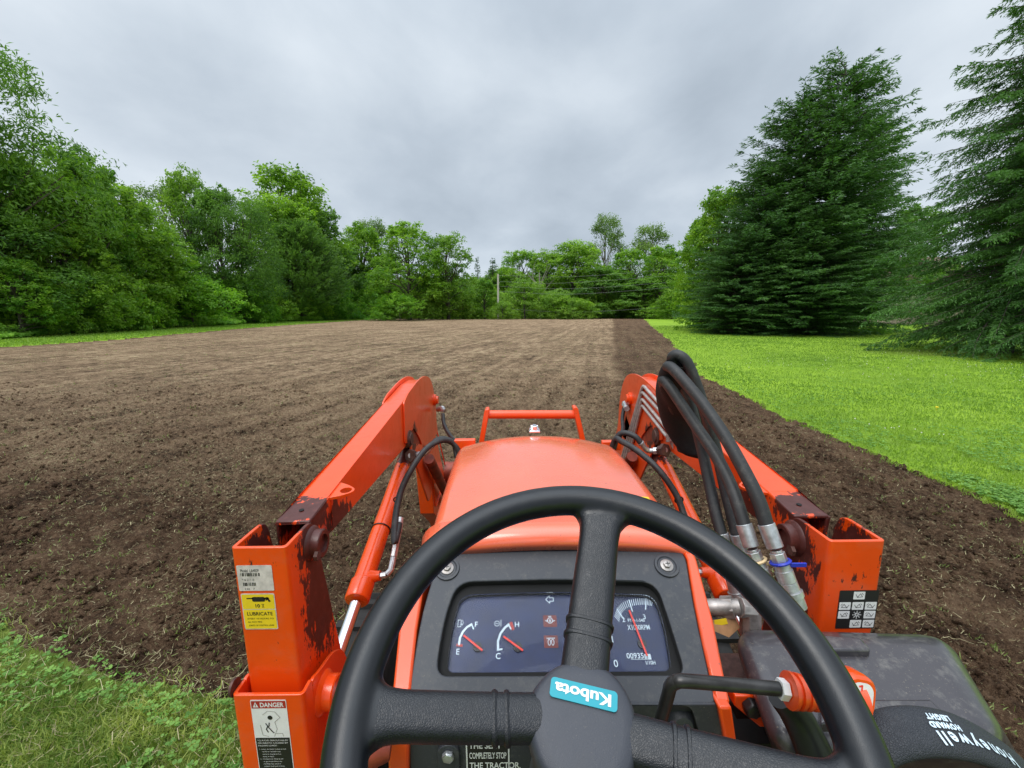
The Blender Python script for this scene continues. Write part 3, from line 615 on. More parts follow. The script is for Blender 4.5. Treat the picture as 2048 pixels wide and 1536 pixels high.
def cedar(seed, H, W, n_s, mat, leaf=0.16):
    """dense bushy evergreen with upswept feathery sprays"""
    r = np.random.default_rng(seed); rr = random.Random(seed); mb = MB()
    mb.tube([(0, 0, -0.5), (0, 0, H * 0.5), (0.1, 0, H * 0.93)], [0.28, 0.16, 0.03], 8, 0, True, 3)
    P = []; Dd = []; T = []
    for i in range(n_s):
        t_ = rr.random() ** 1.15; z0 = H * (0.06 + 0.86 * t_); prof = (1 - t_) ** 0.55 * (0.55 + 0.45 * min(1, t_ * 5)); a = rr.random() * 6.283
        l = W / 2 * prof * rr.uniform(0.8, 1.15) + 0.4; rise = rr.uniform(0.15, 0.75) * l + 0.4
        if i % 5 == 0: limb(mb, (0, 0, z0 * 0.9), (math.cos(a) * l * 0.8, math.sin(a) * l * 0.8, z0 + rise * 0.6), 0.05, 0.015, rr)
        m = 60; s_ = r.uniform(0.35, 1.0, m); p = np.stack([math.cos(a) * l * s_, math.sin(a) * l * s_, z0 + rise * s_ ** 1.6], -1) + r.normal(0, 0.20, (m, 3)) * (0.5 + l * 0.10) * (1.15 - s_[:, None] * 0.7)
        d = np.tile(np.array([math.cos(a), math.sin(a), 0.9]), (m, 1)) + r.normal(0, 0.55, (m, 3)); P.append(p); Dd.append(d); T.append(np.full(m, rr.gauss(0.45, 0.13)) + r.normal(0, 0.1, m))
    P = np.concatenate(P); Dd = np.concatenate(Dd); T = np.clip(np.concatenate(T), 0, 1); Dd /= np.linalg.norm(Dd, axis=1, keepdims=True)
    V_, F_, t_ = sprays(P, Dd, leaf * r.uniform(0.7, 1.3, len(P)), leaf * 0.22, r, T)
    crown = raw_mesh('crown', V_, F_, mat, 4, t_); tr = mb.build('trunk', 'bark'); me = tr.data; bpy.data.objects.remove(tr)
    return [('trunk', me), ('crown', crown)], H, W
def sprays(P, D, ln, w, r, tint):
    n = len(P); q = r.normal(size=(n, 3)); s_ = np.cross(D, q); s_ /= np.linalg.norm(s_, axis=1, keepdims=True) + 1e-9
    w = np.broadcast_to(w, (n,)); tip = P + D * ln[:, None] * 2; mid = P + D * ln[:, None] * 0.8
    V = np.stack([P, mid + s_ * w[:, None], tip, mid - s_ * w[:, None]], 1).reshape(-1, 3); return V, np.arange(n * 4).reshape(-1, 4), np.repeat(tint, 4)
def spruce(seed, H, W, mat, whorl=0.36, nb=6, sp=0.13, tl=0.085, hang=0.55, zmin=0.05, top=1.0, ns=6, blunt=0.75, skip=0.06, lj=0.28, de=0.6):
    r = np.random.default_rng(seed); rr = random.Random(seed); mb = MB()
    mb.tube([(0, 0, -0.4), (0.05, 0, H * 0.35), (0, 0.04, H * 0.75), (0, 0, H)], [0.30, 0.21, 0.09, 0.015], 9, 0, True, 4)
    AP = []; AD = []; AL = []; AT = []; z = H * zmin
    while z < H * 0.985:
        t_ = z / H; prof = (1 - t_) ** blunt * min(1.0, 0.72 + t_ * 1.6)
        for b in range(nb):
            if rr.random() < skip: continue
            a = rr.random() * 6.283; l = max(0.25, W / 2 * prof * rr.uniform(0.62, 1.14)); z0 = z + rr.uniform(-.2, .2) * (1 + 6 * lj)
            lift = (0.10 + 0.55 * t_ ** 2 + rr.uniform(-0.12, lj)) * l; droop = hang * (1 - t_) ** de * l * rr.uniform(0.5, 1.0); yaw = rr.uniform(-.25, .25)
            K = 9; s_ = np.linspace(0, 1, K); aa = a + yaw * s_; bx = np.cos(aa) * l * s_; by = np.sin(aa) * l * s_; bz = z0 + lift * s_ - droop * s_ ** 1.6 + 0.16 * droop * np.clip(s_ - .7, 0, 1) * 3
            bz = np.maximum(bz, 0.15 + 0.1 * rr.random())
            mb.tube([(bx[i], by[i], bz[i]) for i in (0, 3, 6, 8)], [0.012 + 0.010 * l, 0.012, 0.005], 4, 0, False, 1, False)
            m = max(4, int(l / sp) * 2); u = np.sort(r.uniform(0.10, 1.0, m)); ax = np.interp(u, s_, bx); ay = np.interp(u, s_, by); az_ = np.interp(u, s_, bz)
            tang = np.array([math.cos(a + yaw), math.sin(a + yaw), (lift - droop * 1.2) / l]); tang /= np.linalg.norm(tang); sd = np.array([-math.sin(a), math.cos(a), 0]) * np.where(np.arange(m) % 2, 1, -1)[:, None]
            D = tang * 0.75 + sd * r.uniform(0.45, 1.0, (m, 1)) + np.array([0, 0, -1]) * r.uniform(0.0, hang * 1.3, (m, 1)); D /= np.linalg.norm(D, axis=1, keepdims=True)
            ll = (0.16 + 0.42 * (1 - u) * min(1, l / 2.2) + 0.10 * r.random(m)) * (0.7 + 0.3 * min(1.5, l / 2)); bt = rr.gauss(0, 0.10)
            for q in range(ns):
                f = (q + 0.3) / ns; p = np.stack([ax, ay, az_], -1) + D * (ll * f)[:, None]; p[:, 2] -= (ll * f * f) * hang * 0.5
                AP.append(p + r.normal(0, 0.012, p.shape)); dd = D + r.normal(0, 0.42, D.shape); dd[:, 2] -= 0.1; AD.append(dd / np.linalg.norm(dd, axis=1, keepdims=True))
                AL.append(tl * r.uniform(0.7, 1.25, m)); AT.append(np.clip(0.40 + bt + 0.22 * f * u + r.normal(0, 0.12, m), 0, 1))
        z += whorl * rr.uniform(0.75, 1.25)
    P = np.concatenate(AP); P[:, 2] = np.maximum(P[:, 2], 0.05)
    V_, F_, t_ = sprays(P, np.concatenate(AD), np.concatenate(AL), tl * 0.26, r, np.concatenate(AT))
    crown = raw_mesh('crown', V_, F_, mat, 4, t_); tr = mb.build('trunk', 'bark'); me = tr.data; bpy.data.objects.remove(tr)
    return [('trunk', me), ('crown', crown)], H, W
TPL = {
 'dense': broadleaf(1, 16, 11, 0.05, 50, 19, 26, 0.165, 'leaf_mid', clump=0.50, shape=0.5, lobe=(0.11, 0.19), jit=0.45),
 'dense2': broadleaf(2, 15, 10, 0.05, 46, 19, 26, 0.16, 'leaf_dark', clump=0.50, shape=0.5, lobe=(0.11, 0.19), jit=0.45),
 'bright': broadleaf(3, 14, 10, 0.04, 46, 18, 28, 0.155, 'leaf_bright', clump=0.48, shape=0.45, lobe=(0.11, 0.19), jit=0.45),
 'airy': broadleaf(4, 16, 10, 0.10, 38, 18, 22, 0.17, 'leaf_mid', clump=0.55, lobe=(0.11, 0.18), jit=0.45),
 'airy_bright': broadleaf(5, 16, 10, 0.10, 38, 18, 22, 0.17, 'leaf_bright', clump=0.55, lobe=(0.11, 0.18), jit=0.45),
 'sparse': broadleaf(6, 18, 9, 0.22, 32, 18, 20, 0.15, 'leaf_pale', 'bark_pale', clump=0.55, lobe=(0.11, 0.17), jit=0.6),
 'feather': broadleaf(7, 17, 11, 0.15, 30, 24, 26, 0.19, 'leaf_dark', clump=0.7, lobe=(0.14, 0.24), aspect=0.25, up=0.2, jit=0.6),
 'bush': broadleaf(8, 4.2, 5.5, 0.05, 18, 22, 26, 0.085, 'leaf_mid', clump=0.30, shape=0.5, trunkr=0.06),
 'vinebush': broadleaf(9, 3.6, 6.0, 0.02, 20, 24, 28, 0.085, 'vine', clump=0.30, shape=0.35, trunkr=0.05, up=0.9),
 'cedar': cedar(10, 11, 7, 520, 'leaf_cedar', 0.17),
 'spruce_near': spruce(11, 19, 11.0, 'needle_near', 0.36, 9, 0.115, 0.080, 0.78, 0.10, ns=8, blunt=0.55, skip=0.10, lj=0.05, de=0.25),
 'spruce_big': spruce(12, 21, 11.0, 'needle_dark', 0.40, 11, 0.17, 0.120, 0.42, 0.02, ns=5, blunt=0.47, skip=0.14, lj=0.38),
 'conifer_far': spruce(13, 16, 7, 'needle_dark', 0.6, 6, 0.34, 0.20, 0.35, 0.04, ns=3, blunt=0.8),
}
_used = set(); _rt = random.Random(4)
KINDWORD = {'dense': 'tree', 'dense2': 'tree', 'bright': 'tree', 'airy': 'tree', 'airy_bright': 'tree', 'sparse': 'tree', 'feather': 'tree', 'bush': 'bush', 'vinebush': 'bush', 'cedar': 'tree', 'spruce_near': 'spruce', 'spruce_big': 'spruce', 'conifer_far': 'conifer'}
NAMEW = {'bush': 'bush', 'vinebush': 'vine_covered_bush', 'cedar': 'evergreen_tree', 'spruce_near': 'spruce_tree', 'spruce_big': 'spruce_tree', 'conifer_far': 'conifer_tree', 'sparse': 'pale_tree'}
def plant(kind, x, y, h, w, label, group, rot=None, over=1.06):
    parts, H, W = TPL[kind]; gz = float(zbase(np.array([x]), np.array([y]))[0]) - 0.05
    t = thing(NAMEW.get(kind, 'broadleaf_tree'), label, KINDWORD[kind], (x, y, gz), group)
    t.rotation_euler = (0, 0, _rt.random() * 6.283 if rot is None else rot)
    kx = w * over / W; kz = (h - gz) * (1.0 if 'spruce' in kind or kind == 'cedar' else 1.02) / H; t.scale = (kx, kx, kz)
    for nm, me in parts: link(nm, me, t)
    return t
HL = 'trees of the hedgerow on the left'; HB = 'bushes along the foot of the left hedgerow'; FB = 'trees behind the far end of the field'; FS = 'bushes at the far end of the field'
for kind, (x, y, h, w), label, group in [
 ('feather', (-36.7, 31.6, 18.5, 11.2), 'tallest dark tree at the left edge of the photo, feathery leaves against the sky', HL),
 ('dense', (-38.8, 29.5, 18.3, 10.4), 'big leafy tree cut off by the left edge beside the tallest dark one', HL),
 ('dense', (-37.9, 35.4, 12.4, 8.7), 'full green tree just right of the tallest dark tree at the left edge', HL),
 ('bright', (-36.2, 37.7, 14.3, 7.5), 'yellow-green tree with a ragged top standing between two darker green trees', HL),
 ('dense', (-37.7, 41.6, 13.1, 9.3), 'sloping mid green tree right of the yellow-green one', HL),
 ('dense2', (-35.3, 31.4, 8.4, 7.8), 'dark shaded tree low at the left edge in front of the tallest one', HL),
 ('airy', (-40.6, 48.2, 12.8, 8.5), 'loose green tree where the hedgerow skyline dips', HL),
 ('sparse', (-49.5, 62.7, 18.4, 8.9), 'thin pale treetop showing above the dip in the hedgerow', HL),
 ('airy', (-43.5, 60.1, 19.3, 7.8), 'narrow two-headed treetop rising over the hedgerow left of the round dark trees', HL),
 ('dense2', (-39.2, 59.3, 17.2, 9.1), 'dark greyish green tree smothered in vines left of the tall rounded crown', HL),
 ('feather', (-37.1, 60.1, 16.2, 9.2), 'dark tree with a deep shaded hollow behind the vine mounds', HL),
 ('airy', (-43.0, 85.9, 26.8, 20.2), 'tall rounded crown, highest in the middle of the left hedgerow', HL),
 ('dense', (-40.1, 77.6, 19.9, 15.5), 'mid green tree directly below the tall rounded crown', HL),
 ('cedar', (-36.2, 74.8, 16.7, 15.0), 'dark feathery evergreen with upswept sprays jutting out of the hedgerow', HL),
 ('dense2', (-37.7, 90.1, 21.2, 11.7), 'dark tree at the right shoulder of the tall rounded crown', HL),
 ('bright', (-34.8, 102.4, 20.5, 13.3), 'light green tree right of the dark feathery evergreen', HL),
 ('sparse', (-33.9, 107.1, 22.5, 11.3), 'thin twiggy treetop poking above light green trees', HL),
 ('airy_bright', (-19.5, 82.0, 17.0, 13.5), 'rounded airy light green tree with sky showing through', HL),
 ('airy', (-12.7, 86.0, 15.6, 11.3), 'round dark green tree ending the left hedgerow against the sky', HL),
 ('dense2', (-36.4, 96.0, 14.7, 12.4), 'deep green tree filling the gap behind the feathery evergreen', HL),
 ('dense', (-29.4, 101.6, 13.2, 15.5), 'shaded tree under the rounded airy light green tree', HL),
 ('dense', (-35.2, 34.5, 8.1, 6.9), 'bright leaved tree in front of the yellow-green one, leaning to the field', HL),
 ('bright', (-38.4, 47.0, 9.7, 10.5), 'sunlit green tree right of the leaning bright leaved one', HL),
 ('dense', (-36.8, 40.2, 8.1, 7.1), 'low spreading tree over the hedge foot below the sloping tree', HL),
 ('bright', (-33.4, 29.2, 5.1, 4.5), 'pale green maple-like sapling at the left edge by the grass', HL),
 ('bush', (-34.8, 32.9, 4.1, 5.8), 'dark bush beside the pale maple-like sapling', HB),
 ('bush', (-35.5, 37.3, 3.3, 5.7), 'dull green bush in the shaded hedge foot left of the vine mound', HB),
 ('vinebush', (-35.9, 48.5, 5.3, 9.4), 'big domed mound of bright vines at the foot of the hedgerow', HB),
 ('vinebush', (-36.1, 41.5, 2.9, 6.4), 'low vine mound left of the big domed one', HB),
 ('vinebush', (-37.7, 59.3, 5.7, 8.4), 'vine mound right of the big domed one', HB),
 ('bush', (-37.6, 65.5, 5.4, 8.5), 'bush between the vine mound and the dark feathery evergreen', HB),
 ('bush', (-37.1, 74.1, 4.4, 8.7), 'dark low bush under the feathery evergreen', HB),
 ('vinebush', (-35.3, 86.4, 7.7, 10.2), 'vine-hung bush just right of the feathery evergreen', HB),
 ('vinebush', (-31.5, 94.5, 5.9, 12.2), 'light green thicket near the end of the left grass strip', HB),
 ('vinebush', (-19.7, 76.0, 4.3, 8.9), 'bright thicket right where the left grass strip ends', HB),
 ('bush', (-18.2, 84.0, 7.5, 9.9), 'darker bush behind the bright thicket at the end of the strip', HB),
 ('bush', (-14.6, 90.0, 9.4, 12.7), 'yellowish green bush under the round dark tree', FS),
 ('bush', (-10.7, 94.0, 5.1, 7.7), 'small bush left of the pale leaved sapling by the pole', FS),
 ('bright', (-6.1, 95.0, 8.1, 6.7), 'light green sapling just left of the utility pole', FS),
 ('conifer_far', (-10.1, 128.0, 16.6, 6.0), 'thin grey-green conifer far off left of the pole', FB),
 ('conifer_far', (-5.4, 122.0, 15.5, 10.0), 'soft dark pine behind the utility pole', FB),
 ('airy_bright', (2.1, 118.0, 17.0, 13.9), 'arching light green crown above the pale leafless trunk', FB),
 ('airy', (9.4, 116.0, 16.4, 13.6), 'thin-topped tree right of the arching light crown', FB),
 ('dense', (-3.4, 124.0, 13.0, 13.1), 'grey-green tree in the gap behind the pole', FB),
 ('dense', (16.0, 112.0, 17.8, 19.8), 'broad rounded green tree in the middle of the far tree line', FB),
 ('sparse', (25.9, 122.0, 26.1, 12.1), 'tall pale thin-leaved tree, higher of the two see-through ones', FB),
 ('sparse', (40.4, 128.0, 25.1, 14.5), 'pale see-through round treetop near the right-hand conifers', FB),
 ('airy_bright', (29.7, 110.0, 16.0, 14.2), 'yellow-green tree below and between the two pale treetops', FB),
 ('bright', (34.1, 100.0, 15.5, 12.9), 'bright tree beneath the pale round treetop', FB),
 ('dense2', (21.5, 104.0, 11.2, 15.9), 'dark shaded tree behind the lowest power line', FB),
 ('dense2', (29.9, 98.0, 8.5, 13.8), 'dark undergrowth tree left of the lawn corner', FB),
 ('conifer_far', (29.9, 72.0, 16.1, 6.8), 'dark spruce peering over the light green tree at the lawn edge', FB),
 ('dense', (33.8, 84.0, 7.5, 8.9), 'shaded tree by the far corner of the lawn', FB),
 ('bush', (2.8, 93.0, 7.5, 12.0), 'leafy bush right of the pole with bare twigs in it', FS),
 ('bush', (9.0, 91.0, 4.9, 9.6), 'bush in front of the pale leafless trunk', FS),
 ('bush', (12.5, 89.0, 3.9, 9.4), 'rounded bush, last one before the dark gap at the far field edge', FS),
 ('bush', (-1.8, 86.0, 3.2, 5.7), 'small dark bush at the foot of the utility pole', FS),
 ('bush', (31.9, 86.0, 3.8, 9.1), 'dark bush where the lawn meets the far trees', FS),
 ('bright', (19.0, 40.0, 12.1, 7.1), 'light green tree leaning out left of the big spruces', 'trees along the lawn on the right'),
 ('bright', (20.2, 46.0, 11.0, 6.0), 'lower light green tree at the left foot of the big spruces', 'trees along the lawn on the right'),
 ('dense2', (47.4, 52.0, 13.3, 8.0), 'leafy tree seen in the gap between the big spruces and the near spruce', 'trees along the lawn on the right'),
 ('spruce_big', (24.7, 35.0, 19.9, 14.2), 'tallest of the big dark spruces on the lawn', 'big spruces beyond the lawn'),
 ('spruce_big', (22.7, 36.0, 18.0, 14.4), 'big spruce with a blunt top left of the tallest', 'big spruces beyond the lawn'),
 ('spruce_big', (30.0, 38.5, 18.0, 10.0), 'big spruce behind the tallest on its right side', 'big spruces beyond the lawn'),
 ('spruce_big', (19.7, 35.0, 12.6, 11.5), 'lower spruce at the left end of the big group', 'big spruces beyond the lawn'),
 ('spruce_big', (22.3, 32.6, 8.7, 10.4), 'short spruce filling the front of the big group', 'big spruces beyond the lawn'),
 ('spruce_big', (17.4, 34.0, 7.5, 7.6), 'smallest spruce at the left foot of the big group, beside the light green tree', 'big spruces beyond the lawn'),
 ('spruce_near', (21.1, 18.2, 15.9, 10.7), 'near tall spruce at the right edge with drooping branches', 'near spruces at the right edge'),
 ('spruce_near', (22.9, 20.6, 8.3, 5.8), 'nearer spruce with trunk on the lawn, reaching lowest over the grass', 'near spruces at the right edge'),
 ('spruce_near', (20.5, 15.5, 10.8, 7.7), 'spruce mostly outside the right edge beside the near tall one', 'near spruces at the right edge'),
]: plant(kind, x, y, h, w, label, group)

# bare pale trunk and twigs by the pole
mb = MB(); rr = random.Random(5); bx, by, bz = (6.3361, 99.0000, -0.4199)
top = Vector((6.2182, 99.0000, 10.2037)); mb.tube([(bx, by, bz - 3), (bx, by, bz + 2), tuple(top)], [0.34, 0.26, 0.14], 8)
for q in [(1062, 560), (1052, 535), (1098, 538), (1108, 560), (1090, 525), (1070, 528), (1030, 556)]:
    e = Vector((bx + (q[0] - 1079) / 850 * 99, by + rr.uniform(-1, 1), 1.85 + (620 - q[1]) / 850 * 99)); limb(mb, (bx, by, bz + 5 * rr.random() + 2), tuple(e), 0.15, 0.03, rr)
t = thing('bare_tree', 'pale leafless trunk with bare forked branches in the far tree line', 'tree', (bx, by, bz - 3)); o = mb.build('trunk', 'bark_pale', t); o.location = (-bx, -by, -(bz - 3))

# vines at the hedge foot, far woodland mass
def leafcloud(name, P, Nn, size, mat, seed, tint): 
    r = np.random.default_rng(seed); V_, F_, t_ = leafquads(P, Nn, size, 0.6, r, tint); o = link(name, raw_mesh(name, V_, F_, mat, 4, t_)); o['kind'] = 'stuff'; return o
r = np.random.default_rng(33); n = 46000; y = 14 * (100 / 14) ** r.random(n); u_ = r.random(n); x = np.interp(y, [0, 27, 64, 80, 97], [-33, -33, -37.5, -35, -30.5]) + 0.6 - u_ * 4.5 + (fbm(y * 0.25, y * 0 + 2, 5, 2) - .5) * 2.5
hgt = (0.5 + 2.4 * fbm(x * 0.35, y * 0.35, 7, 3)) * (0.25 + 0.9 * u_); zz = hgt * r.random(n) ** 0.35
leafcloud('vine_undergrowth', np.stack([x, y, zz + 0.05], -1), np.stack([np.full(n, 0.7), np.full(n, -0.5), np.full(n, 0.8)], -1) + r.normal(0, 0.45, (n, 3)), (0.06 + 0.0022 * y) * r.uniform(0.7, 1.3, n), 'vine', 34, np.clip(0.5 + (fbm(x * 0.6, y * 0.6, 8, 3) - .5) * 1.2 + r.normal(0, 0.12, n), 0, 1))
n = 42000; x = r.uniform(-95, 110, n); y = 134 + r.normal(0, 5, n); hh = 11 + 6 * fbm(x * 0.06, x * 0 + 1, 9, 3); zz = -3 + hh * r.random(n) ** 0.7
leafcloud('distant_woodland', np.stack([x, y, zz], -1), np.stack([np.zeros(n), np.full(n, -0.8), np.full(n, 0.6)], -1) + r.normal(0, 0.5, (n, 3)), r.uniform(0.4, 0.8, n), 'leaf_dark', 35, np.clip(0.4 + r.normal(0, 0.15, n) + (fbm(x * 0.12, zz * 0.2, 10, 3) - .5), 0, 1))
n = 30000; x = r.uniform(-34, 36, n); y = 104 + r.normal(0, 1.5, n); hh = 5 + 5.5 * fbm(x * 0.12, x * 0 + 4, 19, 3); zz = -1 + hh * r.random(n) ** 0.6
leafcloud('field_end_thicket', np.stack([x, y, zz], -1), np.stack([np.zeros(n), np.full(n, -0.7), np.full(n, 0.7)], -1) + r.normal(0, 0.5, (n, 3)), r.uniform(0.22, 0.45, n), 'leaf_mid', 38, np.clip(0.4 + r.normal(0, 0.15, n) + (fbm(x * 0.2, zz * 0.3, 20, 3) - .5), 0, 1))
n = 36000; a = r.uniform(0, 1, n); x = -47 - 6 * r.random(n); y = -5 + 125 * a; zz = (5 + 5 * fbm(y * 0.08, y * 0, 12, 3)) * r.random(n) ** 0.7
leafcloud('hedgerow_thicket', np.stack([x, y, zz], -1), np.stack([np.full(n, 0.8), np.zeros(n), np.full(n, 0.6)], -1) + r.normal(0, 0.5, (n, 3)), r.uniform(0.22, 0.42, n), 'leaf_dark', 36, np.clip(0.35 + r.normal(0, 0.15, n), 0, 1))
n = 9000; x = 17.5 + 12 * r.random(n); y = 33.2 + 2.0 * r.random(n) + (fbm(x * 0.4, x * 0, 13, 2) - .5) * 2; zz = (0.2 + 0.5 * fbm(x, y, 14, 2)) * r.random(n) + zbase(x, y)
leafcloud('spruce_foot_undergrowth', np.stack([x, y, zz], -1), np.stack([np.zeros(n), np.full(n, -0.6), np.full(n, 0.8)], -1) + r.normal(0, 0.5, (n, 3)), 0.07 * r.uniform(0.7, 1.3, n), 'vine', 37, np.clip(0.4 + r.normal(0, 0.15, n), 0, 1))

# ------------------------------------------------------------------ utility pole, power lines, house
bx, by, bz = (-2.8156, 88.0000, 8.9827)
t = thing('utility_pole', 'pale utility pole standing at the far end of the field', 'pole', (bx, by, -1.0))
mb = MB(); mb.tube([(0, 0, 0), (0, 0, bz + 1.0)], [0.21, 0.18], 12, 0, False); mb.build('pole', 'pole_wood', t)
for z_ in (0.35, 1.7, 2.9, 4.0): mb = MB(); mb.lathe((0.16, -0.05, bz + 1.0 - z_), (1, 0, 0), [(0, 0.03), (0.05, 0.06), (0.12, 0.06), (0.15, 0.02)], 8); mb.build('insulator', 'steel_dirty', t)
for a, b, c, lab in [((-2.4148, 88.0000, 8.6895), (13.0850, 88.0000, 8.4939), (36.7026, 88.0000, 10.3463), 'topmost of the power lines crossing in front of the far trees'),
                ((-2.5213, 88.0000, 7.5134), (10.4948, 88.0000, 7.2184), (36.8033, 88.0000, 8.9827), "second power line down from the top of the pale pole"),
                ((-2.3242, 88.0000, 6.5290), (13.1469, 88.0000, 6.1341), (36.8973, 88.0000, 7.7098), 'third power line down from the top of the pale pole'),
                ((-2.3288, 88.0000, 5.5407), (13.1755, 88.0000, 5.0451), (36.9700, 88.0000, 6.7262), 'fourth power line down, just above the front bushes'),
                ((-2.3445, 88.0000, 2.1513), (13.2699, 88.0000, 1.4477), (37.2634, 88.0000, 2.7527), 'lowest power line, low in the dark gap over the field edge')]:
    mb = MB(); mb.tube([a, b, c], 0.020, 5, 0, True, 8); tag(mb.build('power_line', 'wire'), lab, 'power line', 'power lines at the far end of the field')

hx, hy = 46.5, 52.0
t = thing('house', 'pale sided house with brown roof half hidden behind the big spruces', 'house', (hx, hy, 0))
M['siding'] = simple('pale_siding', (0.50, 0.47, 0.43), 0.7, 0, 0.12, 3); M['roof'] = simple('brown_shingles', (0.20, 0.12, 0.10), 0.85, 0, 0.3, 4); M['stone'] = simple('house_stone', (0.30, 0.24, 0.20), 0.85, 0, 0.4, 2.5)
M['pane'] = simple('window_glass', (0.03, 0.035, 0.045), 0.08, 0, 0.1, 3)
mb = MB(); mb.box((0, 3, 1.2), (15, 9, 2.4)); mb.build('stone_base', 'stone', t, smooth=False)
mb = MB(); mb.box((0, 3, 3.9), (14.9, 8.9, 3.0)); mb.build('wall', 'siding', t, smooth=False)
mb = MB()
for i in range(14): mb.box((0, -1.47, 2.52 + i * 0.21), (14.96, 0.04, 0.17))
o = mb.build('siding_boards', 'siding', t, smooth=False); o['kind'] = 'stuff'
mb = MB(); mb.add([(-8, -2, 5.35), (8, -2, 5.35), (8, 3, 8.4), (-8, 3, 8.4), (8, 8, 5.35), (-8, 8, 5.35), (-8, -2, 5.15), (8, -2, 5.15), (8, 8, 5.15), (-8, 8, 5.15)], [(0, 1, 2, 3), (3, 2, 4, 5), (6, 9, 8, 7), (0, 6, 7, 1), (1, 7, 8, 4, 2), (4, 8, 9, 5), (5, 9, 6, 0, 3)]); rf = mb.build('roof', 'roof', t, smooth=False)
mb = MB(); mb.box((4, 3.5, 8.2), (0.9, 0.7, 2.2)); mb.build('chimney', 'stone', rf, smooth=False)
for wx in (-5.5, -2.4, 1.2, 5.0):
    mb = MB()
    for (cx, cz, sx, sz) in ((0, 0.62, 1.1, 0.1), (0, -0.62, 1.2, 0.12), (-0.5, 0, 0.1, 1.2), (0.5, 0, 0.1, 1.2), (0, 0, 1.0, 0.05)): mb.box((wx + cx, -1.52, 3.9 + cz), (sx, 0.10, sz))
    w_ = mb.build('window', 'white', t, smooth=False); mb = MB(); mb.box((wx, -1.50, 3.9), (0.92, 0.04, 1.16)); mb.build('pane', 'pane', w_, smooth=False)

# ------------------------------------------------------------------ tractor
tractor = thing('tractor', 'orange compact tractor seen from its seat, front loader arms raised beside the hood', 'tractor', (0.089, 0, 0))
tractor.rotation_euler = (0, -0.0118, 0)
def roundpoly(pts, r, k=5):
    P = [Vector((a, b)) for a, b in pts]; o = []; n = len(P); rs = r if isinstance(r, (list, tuple)) else [r] * n
    for i in range(n):
        a, b, c = P[i - 1], P[i], P[(i + 1) % n]; d1 = a - b; d2 = c - b; q = min(rs[i], d1.length * 0.49, d2.length * 0.49)
        if q < 1e-5: o.append(tuple(b)); continue
        s_ = b + d1.normalized() * q; e = b + d2.normalized() * q
        for j in range(k + 1): t_ = j / k; o.append(tuple(s_ * (1 - t_) ** 2 + b * 2 * t_ * (1 - t_) + e * t_ * t_))
    return o
ID = Frame((0, 0, 0), (1, 0, 0), (0, 1, 0), (0, 0, 1))
def screw(mb, p, ax, r, h, mi=0, hexn=6):
    mb.lathe(p, ax, [(0, r * 1.7), (h * 0.3, r * 1.7), (h * 0.32, r)], 20, mi); mb.lathe(Vector(p) + Vector(ax).normalized() * h * 0.3, ax, [(0, r), (h * 0.6, r), (h * 0.7, r * 0.8)], hexn, mi)

# --- steering wheel
WO = Vector((-0.005, 0.287, 1.549)); tw = R(27.1)
WF = Frame(WO, (1, 0, 0), (0, math.cos(tw), math.sin(tw)))
RW = 0.19; rt_ = 0.0168
def spoke_loft(mb, a, b, c, w0, w1, h0, h1, o0, o1):
    """moulded spoke in the wheel plane from a to b, flaring into the rim"""
    a = Vector(a); b = Vector(b); d = (b - a).normalized(); q = Vector((-d.y, d.x)); K = 14; n = 16; V = []
    for i in range(K):
        t_ = i / (K - 1); w = w0 + (w1 - w0) * t_ + c * max(0, (t_ - 0.80) / 0.20) ** 2; h = h0 + (h1 - h0) * t_; off = o0 + (o1 - o0) * (t_ ** 1.3); p = a.lerp(b, t_)
        for j in range(n):
            g = 2 * math.pi * j / n; cx = math.copysign(abs(math.cos(g)) ** 0.55, math.cos(g)); sy = math.copysign(abs(math.sin(g)) ** 0.7, math.sin(g))
            V.append(WF(p.x + q.x * w * cx, p.y + q.y * w * cx, off + h * sy))
    F = [(i * n + j, i * n + (j + 1) % n, (i + 1) * n + (j + 1) % n, (i + 1) * n + j) for i in range(K - 1) for j in range(n)] + [tuple(range(n))[::-1], tuple((K - 1) * n + j for j in range(n))]
    mb.add(V, F)
SP = [((-0.004, 0.020), (0.0385, 0.186), 0.0215), ((-0.030, -0.003), (-0.190, -0.008), 0.0175), ((0.020, -0.016), (0.180, -0.062), 0.0185)]
mb = MB(); n_ = 96
for i in range(n_):
    for j in range(18):
        g = 2 * math.pi * j / 18; a = 2 * math.pi * i / n_; q = RW + rt_ * math.cos(g); mb.v.append(tuple(WF(q * math.cos(a), q * math.sin(a), rt_ * math.sin(g))))
mb.f = [(i * 18 + j, ((i + 1) % n_) * 18 + j, ((i + 1) % n_) * 18 + (j + 1) % 18, i * 18 + (j + 1) % 18) for i in range(n_) for j in range(18)]; mb.m = [0] * len(mb.f)
for a, b, w in SP: spoke_loft(mb, a, b, 0.030, w, w * 0.98, 0.0125, 0.0135, -0.034, -0.002)
whole = mb.build('wheel_tmp', 'wheel')
md = whole.modifiers.new('r', 'REMESH'); md.mode = 'VOXEL'; md.voxel_size = 0.0021
md = whole.modifiers.new('s', 'SMOOTH'); md.factor = 0.5; md.iterations = 14
dg = bpy.context.evaluated_depsgraph_get(); wm = bpy.data.meshes.new_from_object(whole.evaluated_get(dg)); bpy.data.objects.remove(whole)
co = np.empty(len(wm.vertices) * 3); wm.vertices.foreach_get('co', co); co = co.reshape(-1, 3); rel = co - np.array(WO)
pu = rel[:, 0]; pv = rel @ np.array(WF.v); fcs = [tuple(p.vertices) for p in wm.polygons]
cent = np.array([[pu[list(f)].mean(), pv[list(f)].mean()] for f in fcs]); rr_ = np.hypot(cent[:, 0], cent[:, 1]); ang = np.degrees(np.arctan2(cent[:, 1], cent[:, 0]))
